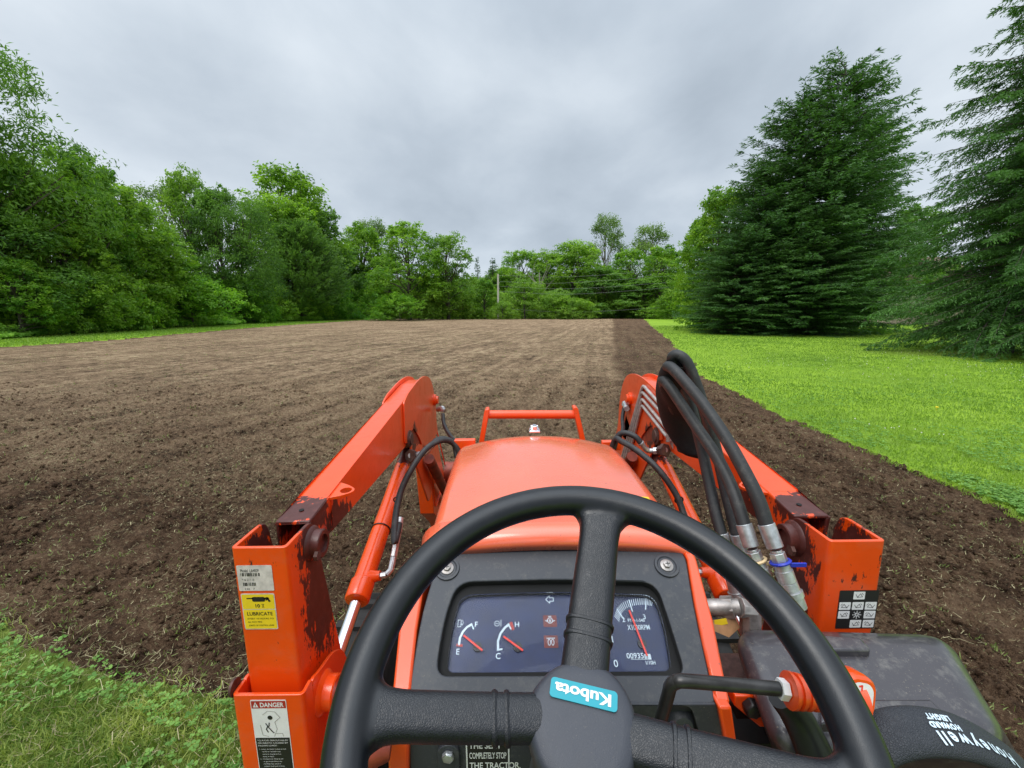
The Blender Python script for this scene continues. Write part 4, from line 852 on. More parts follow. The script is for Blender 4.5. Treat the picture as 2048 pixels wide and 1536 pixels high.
grp = np.where(rr_ > RW - rt_ - 0.004, 0, np.where((ang > 30) & (ang < 130), 1, np.where((ang >= 130) | (ang < -110), 2, 3)))
parts = []
for g in range(4):
    F_ = [f for f, q in zip(fcs, grp) if q == g]; u_ = sorted({i for f in F_ for i in f}); mp_ = {a: b for b, a in enumerate(u_)}
    me = bpy.data.meshes.new('rim' if g == 0 else 'spoke'); me.from_pydata([tuple(co[i]) for i in u_], [], [[mp_[i] for i in f] for f in F_]); me.materials.append(M['wheel' if g == 0 else 'spoke'])
    me.polygons.foreach_set('use_smooth', [True] * len(me.polygons)); parts.append(me)
steer = link('steering_wheel', parts[0], tractor)
for (a, b, w), me in zip(SP, parts[1:]):
    sp_ = link('spoke', me, steer)
mb = MB()
for (a, b, w) in SP:
    a = Vector(a); b = Vector(b); d = (b - a).normalized(); q = Vector((-d.y, d.x)); L0 = (b - a).length
    for dist in (0.036, 0.049) if w > .02 else (0.040, 0.050):
        p = a + d * dist; t_ = dist / L0; off = -0.034 + 0.032 * t_ ** 1.3; pts = []
        for j in range(25):
            g = math.pi * (1.15 - 1.3 * j / 24); cx = math.copysign(abs(math.cos(g)) ** 0.55, math.cos(g)); sy = math.copysign(abs(math.sin(g)) ** 0.7, math.sin(g)); pts.append(WF(p.x + q.x * w * 0.93 * cx, p.y + q.y * w * 0.93 * cx, off + 0.0102 * sy))
        mb.tube(pts, 0.0030, 8, 0, False)
o = mb.build('spoke_ridges', 'spoke', steer); o['kind'] = 'stuff'
# hub
hub_c = (-0.0085, -0.009)
hl = roundpoly([(-0.030, 0.0325), (-0.005, 0.037), (0.021, 0.030), (0.0355, 0.007), (0.0345, -0.020), (0.022, -0.046), (0.000, -0.056), (-0.028, -0.054), (-0.046, -0.038), (-0.0545, -0.012), (-0.0515, 0.012)], 0.02, 4)
mb = MB(); K = len(hl); prof = [(-0.085, 0.80), (-0.055, 0.98), (-0.040, 1.02), (-0.032, 1.015), (-0.0265, 0.985), (-0.0232, 0.945), (-0.0212, 0.88), (-0.0203, 0.70), (-0.0198, 0.35), (-0.0197, 0.02)]
for nn, sc in prof: mb.v += [tuple(WF(hub_c[0] + (x - hub_c[0]) * sc, hub_c[1] + (y - hub_c[1]) * sc, nn)) for x, y in hl]
mb.f = [(i * K + j, i * K + (j + 1) % K, (i + 1) * K + (j + 1) % K, (i + 1) * K + j) for i in range(len(prof) - 1) for j in range(K)] + [tuple((len(prof) - 1) * K + j for j in range(K))]; mb.m = [0] * len(mb.f)
mb.build('hub', 'hub', steer, angle=60)
c1, c2, c3, c4 = [Vector(WF(a, b, -0.0185)) for a, b in ((-0.0321, 0.0215), (0.0218, 0.0095), (0.0183, -0.0038), (-0.0345, 0.0072))]
BF = Frame((c1 + c2 + c3 + c4) / 4, (c1 - c2), (c4 - c1) - (c1 - c2).normalized() * (c4 - c1).dot((c1 - c2).normalized())); bw = (c1 - c2).length; bh = abs((c4 - c1).dot(BF.v))
BF = Frame(BF.o, BF.u, BF.v, Vector(WF.n))
mb = MB(); mb.plate(BF, rrect(bw, bh, 0.003), n0=-0.0012, n1=0.0004, mi=0); mb.text('Kubota', BF, -bw * 0.42, -bh * 0.25, bh * 0.80, 1, 0.0008, bw * 0.84, bold=0.00035)
mb.build('hub_badge', ['teal', 'white'], steer, recalc=False)
mb = MB(); mb.tube([WF(-0.01, -0.01, -0.08), WF(-0.01, -0.01, -0.26)], [0.036, 0.042], 24, 0, False); mb.build('steering_column', 'dash', tractor)

# --- dash panel
DO = Vector((-0.008, 0.465, 1.403)); tdv = R(28.2); DF = Frame(DO, (1, 0, 0), (0, math.cos(tdv), math.sin(tdv)))
outer = roundpoly([(-0.1916, -0.0330), (0.1783, -0.0361), (0.1907, 0.0786), (0.2077, 0.1722), (0.0213, 0.1840), (-0.1698, 0.1767), (-0.1897, 0.0826)], [0.006, 0.006, 0.05, 0.035, 0.1, 0.035, 0.05], 6)
hole = roundpoly([(-0.1596, -0.0043), (0.1524, -0.0060), (0.1505, 0.0591), (0.1471, 0.1119), (0.0071, 0.1179), (-0.1441, 0.1151), (-0.1576, 0.0621)], [0.016, 0.016, 0.05, 0.024, 0.1, 0.024, 0.05], 6)
mb = MB(); mb.plate(DF, outer, [hole], -0.040, 0.0, 0, 1)
mb.build('dash_panel', ['dash', 'recess'], tractor, bevel=0.004, seg=3)
mb = MB(); mb.line(DF, [(-0.1611, 0.1708), (-0.1300, 0.1764), (0.0210, 0.1816), (0.1698, 0.1729), (0.1949, 0.1649)], 0.010, 0, 0.0012)
win = roundpoly([(-0.1483, 0.0031), (0.1391, 0.0022), (0.1456, 0.0536), (0.1424, 0.0978), (0.0064, 0.1044), (-0.1385, 0.1008), (-0.1469, 0.0564)], [0.010, 0.010, 0.05, 0.018, 0.1, 0.018, 0.05], 6)
wc = (sum(p[0] for p in win) / len(win), sum(p[1] for p in win) / len(win))
big = [(wc[0] + (x - wc[0]) * 1.22, wc[1] + (y - wc[1]) * 1.6) for x, y in win]
clus = Frame(DF.o, DF.u, DF.v)
mb = MB(); mb.plate(DF, big, [win], -0.018, -0.0125, 0); bez = mb.build('instrument_bezel', 'recess', tractor)
mb = MB(); mb.plate(DF, big, (), -0.030, -0.0185, 0); cluster = mb.build('instrument_cluster', 'dial', tractor)
mb = MB(); mb.plate(DF, win, (), -0.0115, -0.0095, 0); mb.build('lens', 'lens', cluster)
dn = -0.0182
mb = MB()
ln = lambda p, w, mi=0, cl=False: mb.line(DF, p, w, mi, dn + 0.0002, cl)
ln([(-0.1363, 0.0380), (-0.1357, 0.0467), (-0.1322, 0.0543), (-0.1271, 0.0601), (-0.1211, 0.0634)], 0.0030)
ln([(-0.1212, 0.0647), (-0.1179, 0.0574)], 0.0018); ln([(-0.1389, 0.0374), (-0.1321, 0.0367)], 0.0030, 1)
ln([(-0.0833, 0.0308), (-0.0835, 0.0418), (-0.0802, 0.0513), (-0.0741, 0.0590), (-0.0685, 0.0629)], 0.0030)
ln([(-0.0839, 0.0308), (-0.0779, 0.0319)], 0.0020); ln([(-0.0699, 0.0635), (-0.0657, 0.0569)], 0.0020); ln([(-0.0657, 0.0648), (-0.0629, 0.0569)], 0.0040, 1)
def T_(s_, p, size, mi=0, al='CENTER', w=None): mb.text(s_, DF, p[0], p[1], size, mi, dn + 0.0003, w, al, 0.0001)
T_('F', (-0.1146, 0.0600), 0.0100); T_('E', (-0.1372, 0.0259), 0.0100); T_('H', (-0.0573, 0.0595), 0.0100); T_('C', (-0.0830, 0.0201), 0.0100)
T_('2', (0.0929, 0.0646), 0.0095); T_('3', (0.1233, 0.0683), 0.0090); T_('1', (0.0725, 0.0385), 0.0120); T_('0', (0.0714, 0.0094), 0.0120)
T_('PTO-1-540', (0.0985, 0.0645), 0.0062, 0, 'LEFT', .0235); T_('X1000RPM', (0.0962, 0.0541), 0.0095, 0, 'LEFT', .0310); T_('1/10H', (0.1098, 0.0119), 0.0062, 0, 'LEFT', .0125)
T_('00935', (0.0872, 0.0191), 0.0092, 0, 'LEFT', .0225)
ln([(0.0923, 0.0182), (0.1153, 0.0179)], 0.0006)
mb.text('3', DF, *(0.1142, 0.0188), 0.0062, 2, dn + 0.0006, None, 'CENTER')
ln([(0.1127, 0.0209), (0.1173, 0.0209)], 0.0066, 0)
# tachometer ticks
arc = [(0.0812, 0.0727), (0.0867, 0.0823), (0.0947, 0.0899), (0.1067, 0.0948), (0.1196, 0.0968), (0.1320, 0.0967), (0.1409, 0.0944)]
ctr = Vector((0.1121, 0.0290)); A_ = [Vector((a, b, 0)) for a, b in arc]; arcp = catmull(A_, 4)
for i in range(0, len(arcp)):
    p = arcp[i].xy; d = (ctr - p).normalized(); l = 0.016 if i in (4, 12, 20) else 0.009; ln([tuple(p), tuple(p + d * l)], 0.0016 if l > 0.01 else 0.0009)
# lamps and pictograms
for (a, b) in (((-0.0107, 0.0669), (-0.0107, 0.0669)), ((-0.0114, 0.0405), (-0.0114, 0.0405))): mb.sheet(DF, [(a[0] + x, a[1] + y) for x, y in rrect(0.019, 0.0155, 0.001)], dn + 0.0001, 3)
a = (-0.0092, 0.0967); ln([(a[0] + x * 0.0055, a[1] + y * 0.0055) for x, y in ((-1, 0), (0, 1), (0, .45), (1, .45), (1, -.45), (0, -.45), (0, -1))], 0.0009, 0, True)
a = (-0.0107, 0.0676); ln([(a[0] + x, a[1] + y) for x, y in circle(0.0036, 14)], 0.0009, 0, True); ln([(a[0] - .0068, a[1]), (a[0] - .0036, a[1] - .001)], .0009); ln([(a[0] + .0068, a[1]), (a[0] + .0036, a[1] - .001)], .0009); ln([(a[0] - .002, a[1] + .0055), (a[0] + .002, a[1] + .0055)], .0009); ln([(a[0], a[1] + .001), (a[0], a[1] - .0015)], .0016)
a = (-0.0114, 0.0405)
for s_ in (-1, 1): ln([(a[0] + s_ * .0024 + x * .0017, a[1] - .0008 + y * .0038) for x, y in circle(1, 14)], .0008, 0, True)
ln([(a[0] - .0055, a[1] + .0042), (a[0] + .0055, a[1] + .0042)], .0009)
a = (-0.0853, 0.0643); ln([(a[0] + x, a[1] + y) for x, y in circle(0.0034, 14)], 0.0007, 0, True); ln([(a[0] - .002, a[1]), (a[0] + .002, a[1])], .0006); ln([(a[0] + .0055, a[1] + .005), (a[0] + .0055, a[1] - .004)], .0007)
a = (-0.1381, 0.0655); ln([(a[0] + x, a[1] + y) for x, y in ((-.002, -.005), (-.002, .004), (.0022, .004), (.0022, -.005))], 0.0007, 0, True); ln([(a[0] + .0022, a[1]), (a[0] + .004, a[1] - .003), (a[0] + .0052, a[1]), (a[0] + .004, a[1] + .004)], .0006)
o = mb.build('dial_markings', ['grey_print', 'red_print', 'black_print', 'redsq'], cluster, recalc=False, smooth=False); o['kind'] = 'stuff'
for p, q in (((-0.1045, 0.0299), (-0.1301, 0.0480)), ((-0.0504, 0.0294), (-0.0753, 0.0462)), ((0.1138, 0.0219), (0.1033, 0.0787))):
    mb = MB(); mb.line(DF, [p, q], 0.0026, 0, -0.0155); mb.line(DF, [p, q], 0.0018, 0, -0.0150); mb.lathe(DF(p[0] * .75 + q[0] * .25, p[1] * .75 + q[1] * .25, -0.0180), DF.n, [(0, 0.006), (0.0020, 0.006)], 18, 1)
    mb.build('gauge_needle', ['needle', 'black_print'], cluster, recalc=False)
for p in ((-0.1611, 0.1352), (0.1696, 0.1362)):
    mb = MB(); c_ = DF(p[0], p[1], 0.0005); n_v = DF.n
    V = []; ring = [(0.0, 0.0185), (0.0022, 0.0178), (0.0024, 0.0145), (0.0006, 0.0128)]
    mb.lathe(c_, n_v, ring, 30, 0); mb.lathe(c_ + n_v * 0.0008, n_v, [(0, 0.0095), (0.0014, 0.0095), (0.0018, 0.0088)], 24, 1); mb.lathe(c_ + n_v * 0.0026, n_v, [(0, 0.0058), (0.004, 0.0055), (0.0045, 0.004)], 6, 1)
    mb.line(Frame(c_ + n_v * 0.0072, DF.u, DF.v, n_v), [(-.003, 0), (.003, 0)], .001, 2); mb.line(Frame(c_ + n_v * 0.0072, DF.u, DF.v, n_v), [(0, -.003), (0, .003)], .001, 2)
    mb.build('dash_screw', ['dash', 'steel_dirty', 'black_print'], tractor, recalc=False)
# orange side covers beside the dash
yl = 0.432
for poly, low in (([(-0.1925, 0.1002), (-0.1926, 0.0497), (-0.1884, -0.0179), (-0.1904, -0.0330), (-0.2106, -0.0339), (-0.2103, -0.0161), (-0.2175, 0.0595), (-0.2096, 0.1150), (-0.1868, 0.1734), (-0.1741, 0.1733)],
                   [(-0.1966, 1.3950), (-0.1958, 1.3431), (-0.1986, 1.3025), (-0.205, 1.0), (-0.230, 1.0), (-0.2229, 1.3028), (-0.2205, 1.3433), (-0.2179, 1.3953)]),
                  ([(0.1925, 0.0820), (0.1850, 0.0277), (0.1788, -0.0346), (0.1949, -0.0363), (0.1968, -0.0196), (0.2097, 0.0585), (0.2173, 0.1453), (0.2125, 0.1773), (0.1993, 0.1757), (0.2036, 0.1455)],
                   [(0.1690, 1.3907), (0.1811, 1.3386), (0.1920, 1.2979), (0.190, 1.0), (0.215, 1.0), (0.2048, 1.2978), (0.1949, 1.3384), (0.1844, 1.3905)])):
    mb = MB(); mb.plate(DF, poly, (), -0.10, 0.003, 0); mb.build('side_cover', 'orange', tractor, bevel=0.003)
    mb = MB(); mb.plate(Frame((0, 0.428, 0), (1, 0, 0), (0, 0, 1), (0, -1, 0)), low, (), -0.16, 0.004, 0); mb.build('lower_side_cover', 'orange', tractor, bevel=0.003)
VF = Frame((0, yl, 0), (1, 0, 0), (0, 0, 1), (0, -1, 0))
lo = [(-0.1967, 1.3908), (0.1697, 1.3865), (0.1944, 1.2953), (0.19, 1.0), (-0.204, 1.0), (-0.1986, 1.3000)]
lh = roundpoly([(0.1092, 1.3851), (0.1401, 1.3848), (0.1597, 1.3221), (0.150, 1.25), (0.10, 1.25)], 0.012, 4)
mb = MB(); mb.plate(VF, lo, [lh], -0.03, 0.0, 0, 1); mb.build('lower_panel', ['dash', 'recess'], tractor, bevel=0.003)
mb = MB(); mb.box((0.0, 0.55, 1.06), (0.34, 0.14, 0.58)); mb.build('dash_frame', 'recess', tractor)
mb = MB(); mb.lathe(VF(*(0.1357, 1.3382), -0.05), (0, -1, 0.2), [(0, 0.02), (0.035, 0.02), (0.045, 0.012)], 20); mb.build('control_knob', 'dash', tractor)
mb = MB(); a = (-0.1498, 1.3263); mb.plate(VF, [(a[0] + x, a[1] + y) for x, y in rrect(0.026, 0.050, 0.0125, 6, 0, -0.012)], (), 0.0, 0.006, 0); mb.lathe(VF(a[0], a[1], 0.006), (0, -1, 0), [(0, .0075), (.005, .0075), (.006, .006)], 6, 1); mb.build('panel_bolt', ['dash', 'steel'], tractor, bevel=0.001)
mb = MB(); a0 = (-0.1294, 1.3339); a1 = (-0.0764, 1.3261); wl = a1[0] - a0[0]
mb.sheet(VF, [(a0[0], a0[1] + .012), (a0[0], 1.22), (a1[0], 1.22), (a1[0], a0[1] + .012)], 0.0008, 0); mb.line(VF, [(a0[0] + .001, 1.23), (a0[0] + .001, a0[1] + .010), (a1[0] - .001, a0[1] + .010), (a1[0] - .001, 1.23)], .0016, 1, .0012)
for i, s_ in enumerate(('BEFORE DISMOUNTING', 'THE SEAT', 'COMPLETELY STOP', 'THE TRACTOR.')):
    if i: mb.text(s_, VF, a0[0] + .004, (-0.1242, 1.3288)[1] - (i - 1) * 0.0145, .0125, 1, .0012, wl - .008 if i == 2 else None, squeeze=0.72, bold=.0002)
mb.build('stop_label', ['black_print', 'white'], tractor, recalc=False, smooth=False)

# --- hood
st = [(0.662, 1.5035, .205), (0.70, 1.5040, .208), (0.85, 1.4990, .214), (1.0, 1.4920, .221), (1.12, 1.4850, .227), (1.21, 1.4755, .2315), (1.27, 1.4640, .233), (1.32, 1.4465, .229), (1.36, 1.4210, .218), (1.39, 1.385, .203), (1.405, 1.33, .192), (1.41, 1.20, .185), (1.41, 0.85, .185)]
def hsec(w, zc, cr=0.0):
    P = []
    for fx in np.linspace(-1, 1, 21): P.append((fx * (w - 0.026), zc - (0.010 + cr) * abs(fx) ** 2.2))
    l = []
    for i in range(1, 7): a = R(90 * i / 6); l.append((w - 0.026 + 0.026 * math.sin(a), zc - 0.010 - cr - 0.022 * (1 - math.cos(a))))
    l += [(w + 0.001, zc - 0.06), (w - 0.002, zc - 0.10), (w - 0.004, min(zc - 0.15, 1.25)), (w - 0.006, 1.12), (w - 0.006, 0.80)]
    return [(-x, z) for x, z in l[::-1]] + P + l
mb = MB(); K = None
for (y, zc, w) in st:
    s_ = hsec(w, zc, 0.020 * min(1, max(0, (y - .9) / .4))); K = len(s_); mb.v += [(x, y, max(z, .78)) for x, z in s_]
mb.f = [(i * K + j, i * K + j + 1, (i + 1) * K + j + 1, (i + 1) * K + j) for i in range(len(st) - 1) for j in range(K - 1)]; mb.m = [0] * len(mb.f)
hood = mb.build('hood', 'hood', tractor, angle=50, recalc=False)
sd_ = hood.modifiers.new('s', 'SUBSURF'); sd_.levels = 1; sd_.render_levels = 1
so_ = hood.modifiers.new('t', 'SOLIDIFY'); so_.thickness = -0.003
mb = MB(); lp2 = hsec(.203, 1.4995); sub_ = [p for p in lp2 if p[1] > 1.36]
V = [(x * .97, .606, z - .0165) for x, z in sub_] + [(x, .658, z) for x, z in sub_]; k = len(sub_); mb.add(V, [(i, i + 1, i + 1 + k, i + k) for i in range(k - 1)])
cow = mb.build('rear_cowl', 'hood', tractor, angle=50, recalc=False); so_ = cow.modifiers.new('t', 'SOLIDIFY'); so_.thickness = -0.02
mb = MB(); mb.tube([(-.19, .6605, 1.494), (0, .6605, 1.500), (.19, .6605, 1.494)], .0022, 6, 0, True); mb.build('hood_seam', 'recess', tractor)
mb = MB(); mb.box((-0.012, .645, 1.4992), (0.0015, .028, .003)); mb.build('cowl_joint', 'recess', tractor)
mb = MB(); c_ = Vector((-0.0004, 1.3000, 1.4793)); mb.box(c_ + Vector((0, 0, -.004)), (.034, .040, .006), 0); mb.box(c_ + Vector((0, -.003, .006)), (.014, .028, .014), 0); mb.lathe(c_ + Vector((-.012, .012, .004)), (1, 0, 0), [(0, .006), (.024, .006)], 12, 0); mb.build('hood_latch', 'chrome', tractor, bevel=0.002)
mb = MB(); a = Vector((0.150, 0.745, 1.4985)); mb.sheet(Frame(a, (1, 0, -0.05), (0, 1, -0.035)), rrect(.075, .03, .002), 0.0015, 0); mb.text('CAUTION', Frame(a, (1, 0, -.05), (0, 1, -.035)), -.03, -.006, .013, 1, .002); mb.build('hood_label', ['yellow', 'black_print'], tractor, recalc=False)
for nm, a, b in (('a', (-0.2651, 1.3600, 1.4257), (-0.1952, 1.3600, 1.4266)), ('b', (0.2288, 1.3600, 1.4147), (0.2923, 1.3600, 1.4070))):
    a = Vector(a); b = Vector(b); mb = MB(); mb.plate(Frame((0, 0, 0), (1, 0, 0), (0, 1, 0)), [(a.x, 1.36), (b.x, 1.36), (b.x, 1.385), (a.x, 1.385)], (), a.z - .03, a.z, 0); mb.build('headlight_shelf', 'orange', tractor, bevel=.002)
# brush guard
mb = MB(); pa = Vector((-0.1568, 1.5000, 1.4785)); pb = Vector((0.1570, 1.5000, 1.4748)); mb.tube([pa, pb], .0155, 16, 0, False); guard = mb.build('brush_guard', 'orange', tractor)
for p, q in (((-0.1599, 1.5000, 1.5027), (-0.1785, 1.5000, 1.4054)), ((0.1547, 1.5000, 1.5064), (0.1799, 1.5000, 1.4012))):
    p = Vector(p); q = Vector(q); d = (q - p).normalized(); e = q + d * .45; mb = MB()
    mb.plate(Frame((0, 1.5, 0), (1, 0, 0), (0, 0, 1), (0, -1, 0)), roundpoly([(p.x - .009, p.z), (p.x + .009, p.z), (e.x + .009, e.z), (e.x - .009, e.z)], [.009, .009, 0, 0], 4), (), -.022, .022, 0); mb.build('guard_post', 'orange', guard, bevel=.002)
# body under the hood
mb = MB(); mb.box((0, 1.02, .80), (.33, .80, .78)); mb.build('engine', 'black', tractor, bevel=.01)
mb = MB(); mb.box((0, 1.1, .50), (.26, 1.5, .22)); mb.box((0, 0.1, .52), (.34, 1.2, .30)); mb.build('chassis', 'black', tractor, bevel=.01)
mb = MB(); mb.box((0, 0.22, .62), (.95, .72, .03)); mb.build('platform', 'rusty', tractor, bevel=.004)

# --- loader, both sides
def LPX(fn, s): return fn
U_ = roundpoly([(.424, .632), (.424, .610), (.512, .610), (.512, .632), (.506, .632), (.506, .616), (.430, .616), (.430, .632)], [0, .008, .008, 0, 0, .004, .004, 0], 4)
U_low = roundpoly([(.407, .612), (.407, .583), (.523, .583), (.523, .612), (.517, .612), (.517, .589), (.413, .589), (.413, .612)], [0, .009, .009, 0, 0, .004, .004, 0], 4)
for s in (-1, 1):
    side = 'left' if s < 0 else 'right'
    mb = MB(); sw = lambda lp_: [(s * x, y) for x, y in lp_]
    mb.plate(Frame((0, 0, 0), (1, 0, 0), (0, 1, 0)), sw(U_), (), 0.98, 1.490, 0)
    inner = [(.632, .98), (.632, 1.490)] + roundpoly([(.632, 1.4899), (.700, 1.4899), (0.7188, 1.3893), (0.7399, 1.2850), (0.7677, 1.1540), (.80, .98)], [0, .022, .05, .1, .05, 0], 5)[1:]
    for x0, x1 in ((.424, .430), (.506, .512)): mb.prism_x(inner, *sorted((s * x0, s * x1)))
    mast = mb.build('loader_mast', 'orange_grease', tractor, bevel=.0012)
    mb = MB(); mb.lathe((s * .424, .690, 1.450), (-s, 0, 0), [(0, .031), (.003, .029), (.006, .0245), (.019, .0245), (.0205, .023), (.0205, .016), (.015, .0155)], 32); mb.build('pivot_boss', 'orange_grease', mast)
    mb = MB(); mb.lathe((s * .512, .690, 1.450), (s, 0, 0), [(0, .026), (.006, .02), (.009, .018)], 20); mb.build('pivot_pin', 'rusty', mast); mb = MB(); mb.lathe((s * .409, .668, 1.440), (-s, 0, 0), [(0, .009), (.006, .009)], 6); mb.build('pin_bolt', 'rusty', mast)
    # lower bracket
    mb = MB(); mb.plate(Frame((0, 0, 0), (1, 0, 0), (0, 1, 0)), sw(U_low), (), .55, 1.250, 0)
    ear = roundpoly([(.612, .55), (.612, 1.250), (0.6400, 1.2388), (0.6967, 1.2283), (0.7337, 1.1995), (0.7580, 1.1394), (.86, 1.05), (.86, .55)], [0, .02, .05, .02, .02, .04, .1, 0], 5)
    oear = roundpoly([(.612, .55), (.612, 1.250), (0.6250, 1.2507), (0.6470, 1.2315), (.86, 1.05), (.86, .55)], [0, .01, .01, .02, .1, 0], 5)
    mb.prism_x(ear, *sorted((s * .407, s * .413))); mb.prism_x(oear, *sorted((s * .517, s * .523)))
    brk = mb.build('mast_bracket', 'orange', tractor, bevel=.0012)
    bc = Vector((-0.4070, 0.6461, 1.1903)); mb = MB(); mb.lathe((s * .407, bc.y, bc.z), (-s, 0, 0), [(0, .036), (.004, .033), (.007, .0285), (.022, .0285), (.024, .026)], 30, 0); mb.lathe((s * .384, bc.y, bc.z), (-s, 0, 0), [(-.01, .014), (.014, .014), (.017, .011)], 20, 1); mb.build('bracket_boss', ['orange', 'steel_dirty'], brk)
    oc = Vector((-0.5230, 0.5962, 1.2524)); mb = MB(); mb.lathe((s * .523, oc.y, oc.z), (s, 0, 0), [(0, .014), (.004, .014), (.006, .011)], 24); mb.build('bracket_pin', 'rusty', brk)
    mb = MB(); mb.box((s * .33, .72, .62), (.26, .16, .10)); mb.box((s * .465, .72, .60), (.10, .25, .30)); mb.build('mast_foot', 'orange', tractor, bevel=.005)
    # boom
    solid = [(.80, 1.4895), (1.40, 1.551), (1.60, 1.574), (1.72, 1.574), (1.80, 1.55), (1.89, 1.46), (1.925, 1.30), (2.10, 1.05), (2.40, .62), (2.45, .45), (2.32, .42), (2.0, .80), (1.82, .935), (1.765, 1.28), (1.45, 1.393), (1.2, 1.403), (.80, 1.4175)]
    mb = MB(); x0, x1 = sorted((s * .436, s * .499)); mb.prism_x(solid, x0, x1)
    mb.prism_x([(.712, 1.4805), (.80, 1.4895), (.80, 1.4845), (.712, 1.4755)], x0, x1); mb.prism_x([(.712, 1.4205), (.80, 1.4175), (.80, 1.4225), (.712, 1.4255)], x0, x1)
    for xa in (.436, .494): mb.prism_x([(.712, 1.4755), (.80, 1.4845), (.80, 1.4225), (.712, 1.4255)], *sorted((s * xa, s * (xa + .005))))
    boom = mb.build('loader_arm', 'orange_grease', tractor, bevel=.0035, seg=3)
    mb = MB(); mb.lathe((s * .468, .748, 1.4843), (0, -.1, 1), [(0, .0045), (.0008, .0045)], 14); mb.build('drain_hole', 'recess', boom)
    slot = roundpoly([(1.4977, 1.4328), (1.4470, 1.4250), (1.4442, 1.3653), (1.5600, 1.2261), (1.6978, 1.0481), (1.7889, 1.0648), (1.7187, 1.2078), (1.5913, 1.3630)], .02, 4)
    knee = roundpoly([(1.385, 1.5505), (1.44, 1.570), (1.60, 1.590), (1.74, 1.590), (1.87, 1.555), (1.945, 1.44), (1.955, 1.30), (2.16, 1.03), (2.10, .96), (1.84, .95), (1.785, 1.27), (1.50, 1.372), (1.37, 1.415)], [.01, .03, .06, .09, .09, .09, .05, .02, .02, .03, .06, .05, .01], 5)
    for xa, hl_ in ((.430, [slot]), (.4995, [])):
        mb = MB(); mb.prism_x(knee, *sorted((s * xa, s * (xa + .0055))), 0, hl_); mb.build('knee_plate', 'orange_grease', boom, bevel=.0012)
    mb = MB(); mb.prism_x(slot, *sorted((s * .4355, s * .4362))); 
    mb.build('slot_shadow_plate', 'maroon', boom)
    mb = MB(); c_ = Vector((0.4300, 1.4244, 1.4135)); mb.lathe((s * .430, c_.y, c_.z), (-s, 0, 0), [(-.02, .030), (.004, .030), (.006, .022), (.010, .021), (.011, .012)], 24, 0); mb.build('cylinder_pin', 'rusty', boom)
    mb = MB(); fr = Frame((s * .412, .822, 1.488), (1, 0, 0), (0, 1, .10)); mb.plate(fr, roundpoly([(s * .026, -.030), (s * .026, .034), (-s * .002, .020), (-s * .022, 0), (-s * .002, -.020)], [0, .004, .02, .022, .02], 6), [circle(.0115, 20)], -.003, .003, 0); mb.build('lifting_eye', 'orange', boom, bevel=.001)
    # bucket cylinder along the front arm
    mb = MB(); mb.tube([(s * .405, 1.62, 1.27), (s * .405, 2.10, .86)], .021, 16, 0, False); mb.tube([(s * .405, 2.10, .86), (s * .405, 2.35, .62)], .012, 12, 1, False); mb.build('bucket_cylinder', ['maroon', 'chrome'], tractor)
    # lift cylinder
    p0 = Vector((s * .468, 1.575, 1.338)); p1 = Vector((s * .468, .955, 1.130)); p2 = Vector((s * .468, .82, 1.085)); d = (p1 - p0).normalized()
    mb = MB(); mb.lathe(p0 - d * .03, d, [(0, .018), (.01, .024), (.05, .0265), (.62, .0265), (.625, .031), (.672, .031), (.676, .028), (.678, .016)], 28, 0)
    bs = p1 - d * .07; mb.lathe(bs + Vector((-s * .015, 0, .006)), (-s, 0, .15), [(0, .019), (.018, .014), (.03, .0125)], 18, 0)
    cyl_ = mb.build('lift_cylinder', 'orange_cyl', tractor)
    mb = MB(); mb.tube([p1, p2], .0145, 22, 0, False); mb.build('cylinder_rod', 'chrome', cyl_)
    fp = bs + Vector((-s * .045, 0, .010))
    mb = MB(); mb.tube([fp, fp + Vector((-s * .016, .0, .003))], .009, 6, 0, False); mb.tube([fp + Vector((-s * .016, 0, .003)), fp + Vector((-s * .026, .008, .012)), fp + Vector((-s * .028, .03, .035))], .0085, 8, 0, False)
    q0 = fp + Vector((-s * .028, .03, .035)); q1 = q0 + Vector((-s * .003, .045, .045)); mb.tube([q0, q1], [.0095, .0095], 6, 0, False); mb.tube([q1, q1 + Vector((0, .03, .03))], [.0105, .0100], 14, 0, False)
    mb.build('hose_fitting', 'steel', cyl_, bevel=.0008)
    if s < 0: hp = [q1 + Vector((0, .02, .02)), (-0.3895, 1.0500, 1.2404), (-0.4036, 1.1200, 1.2764), (-0.4023, 1.1800, 1.3246), (-0.3778, 1.2200, 1.3785), (-0.3434, 1.2700, 1.4242), (-0.3077, 1.3200, 1.4371), (-0.2752, 1.3600, 1.4207), (-0.2498, 1.3600, 1.3839), (-.235, 1.34, 1.28)]
    else: hp = [q1 + Vector((0, .02, .02)), (0.3931, 1.0300, 1.2571), (0.4037, 1.1000, 1.2846), (0.3912, 1.1400, 1.3332), (0.3522, 1.1800, 1.3901), (0.3100, 1.2400, 1.4234), (0.2767, 1.2900, 1.4364), (0.2597, 1.3300, 1.4256), (.235, 1.34, 1.30)]
    mb = MB(); mb.tube(hp, .0092, 12); mb.build('hydraulic_hose', 'rubber', tractor)
    zc = Vector((-0.4125, 1.1800, 1.3011)) if s < 0 else Vector((0.3997, 1.1300, 1.3150))
    t_ = (zc.y - p0.y) / d.y; cc = p0 + d * t_; mb = MB(); u1 = Vector((1, 0, 0)); u2 = d.cross(u1).normalized(); mb.tube([cc + (u1 * math.cos(a) + u2 * math.sin(a)) * .0285 for a in np.linspace(0, 2 * math.pi, 30)], .0018, 6, 0, False)
    hcc = Vector(zc); mb.tube([hcc + (u1 * math.cos(a) + u2 * math.sin(a)) * .0112 for a in np.linspace(0, 2 * math.pi, 20)], .0022, 6, 0, False); mb.build('zip_tie', 'black', tractor)
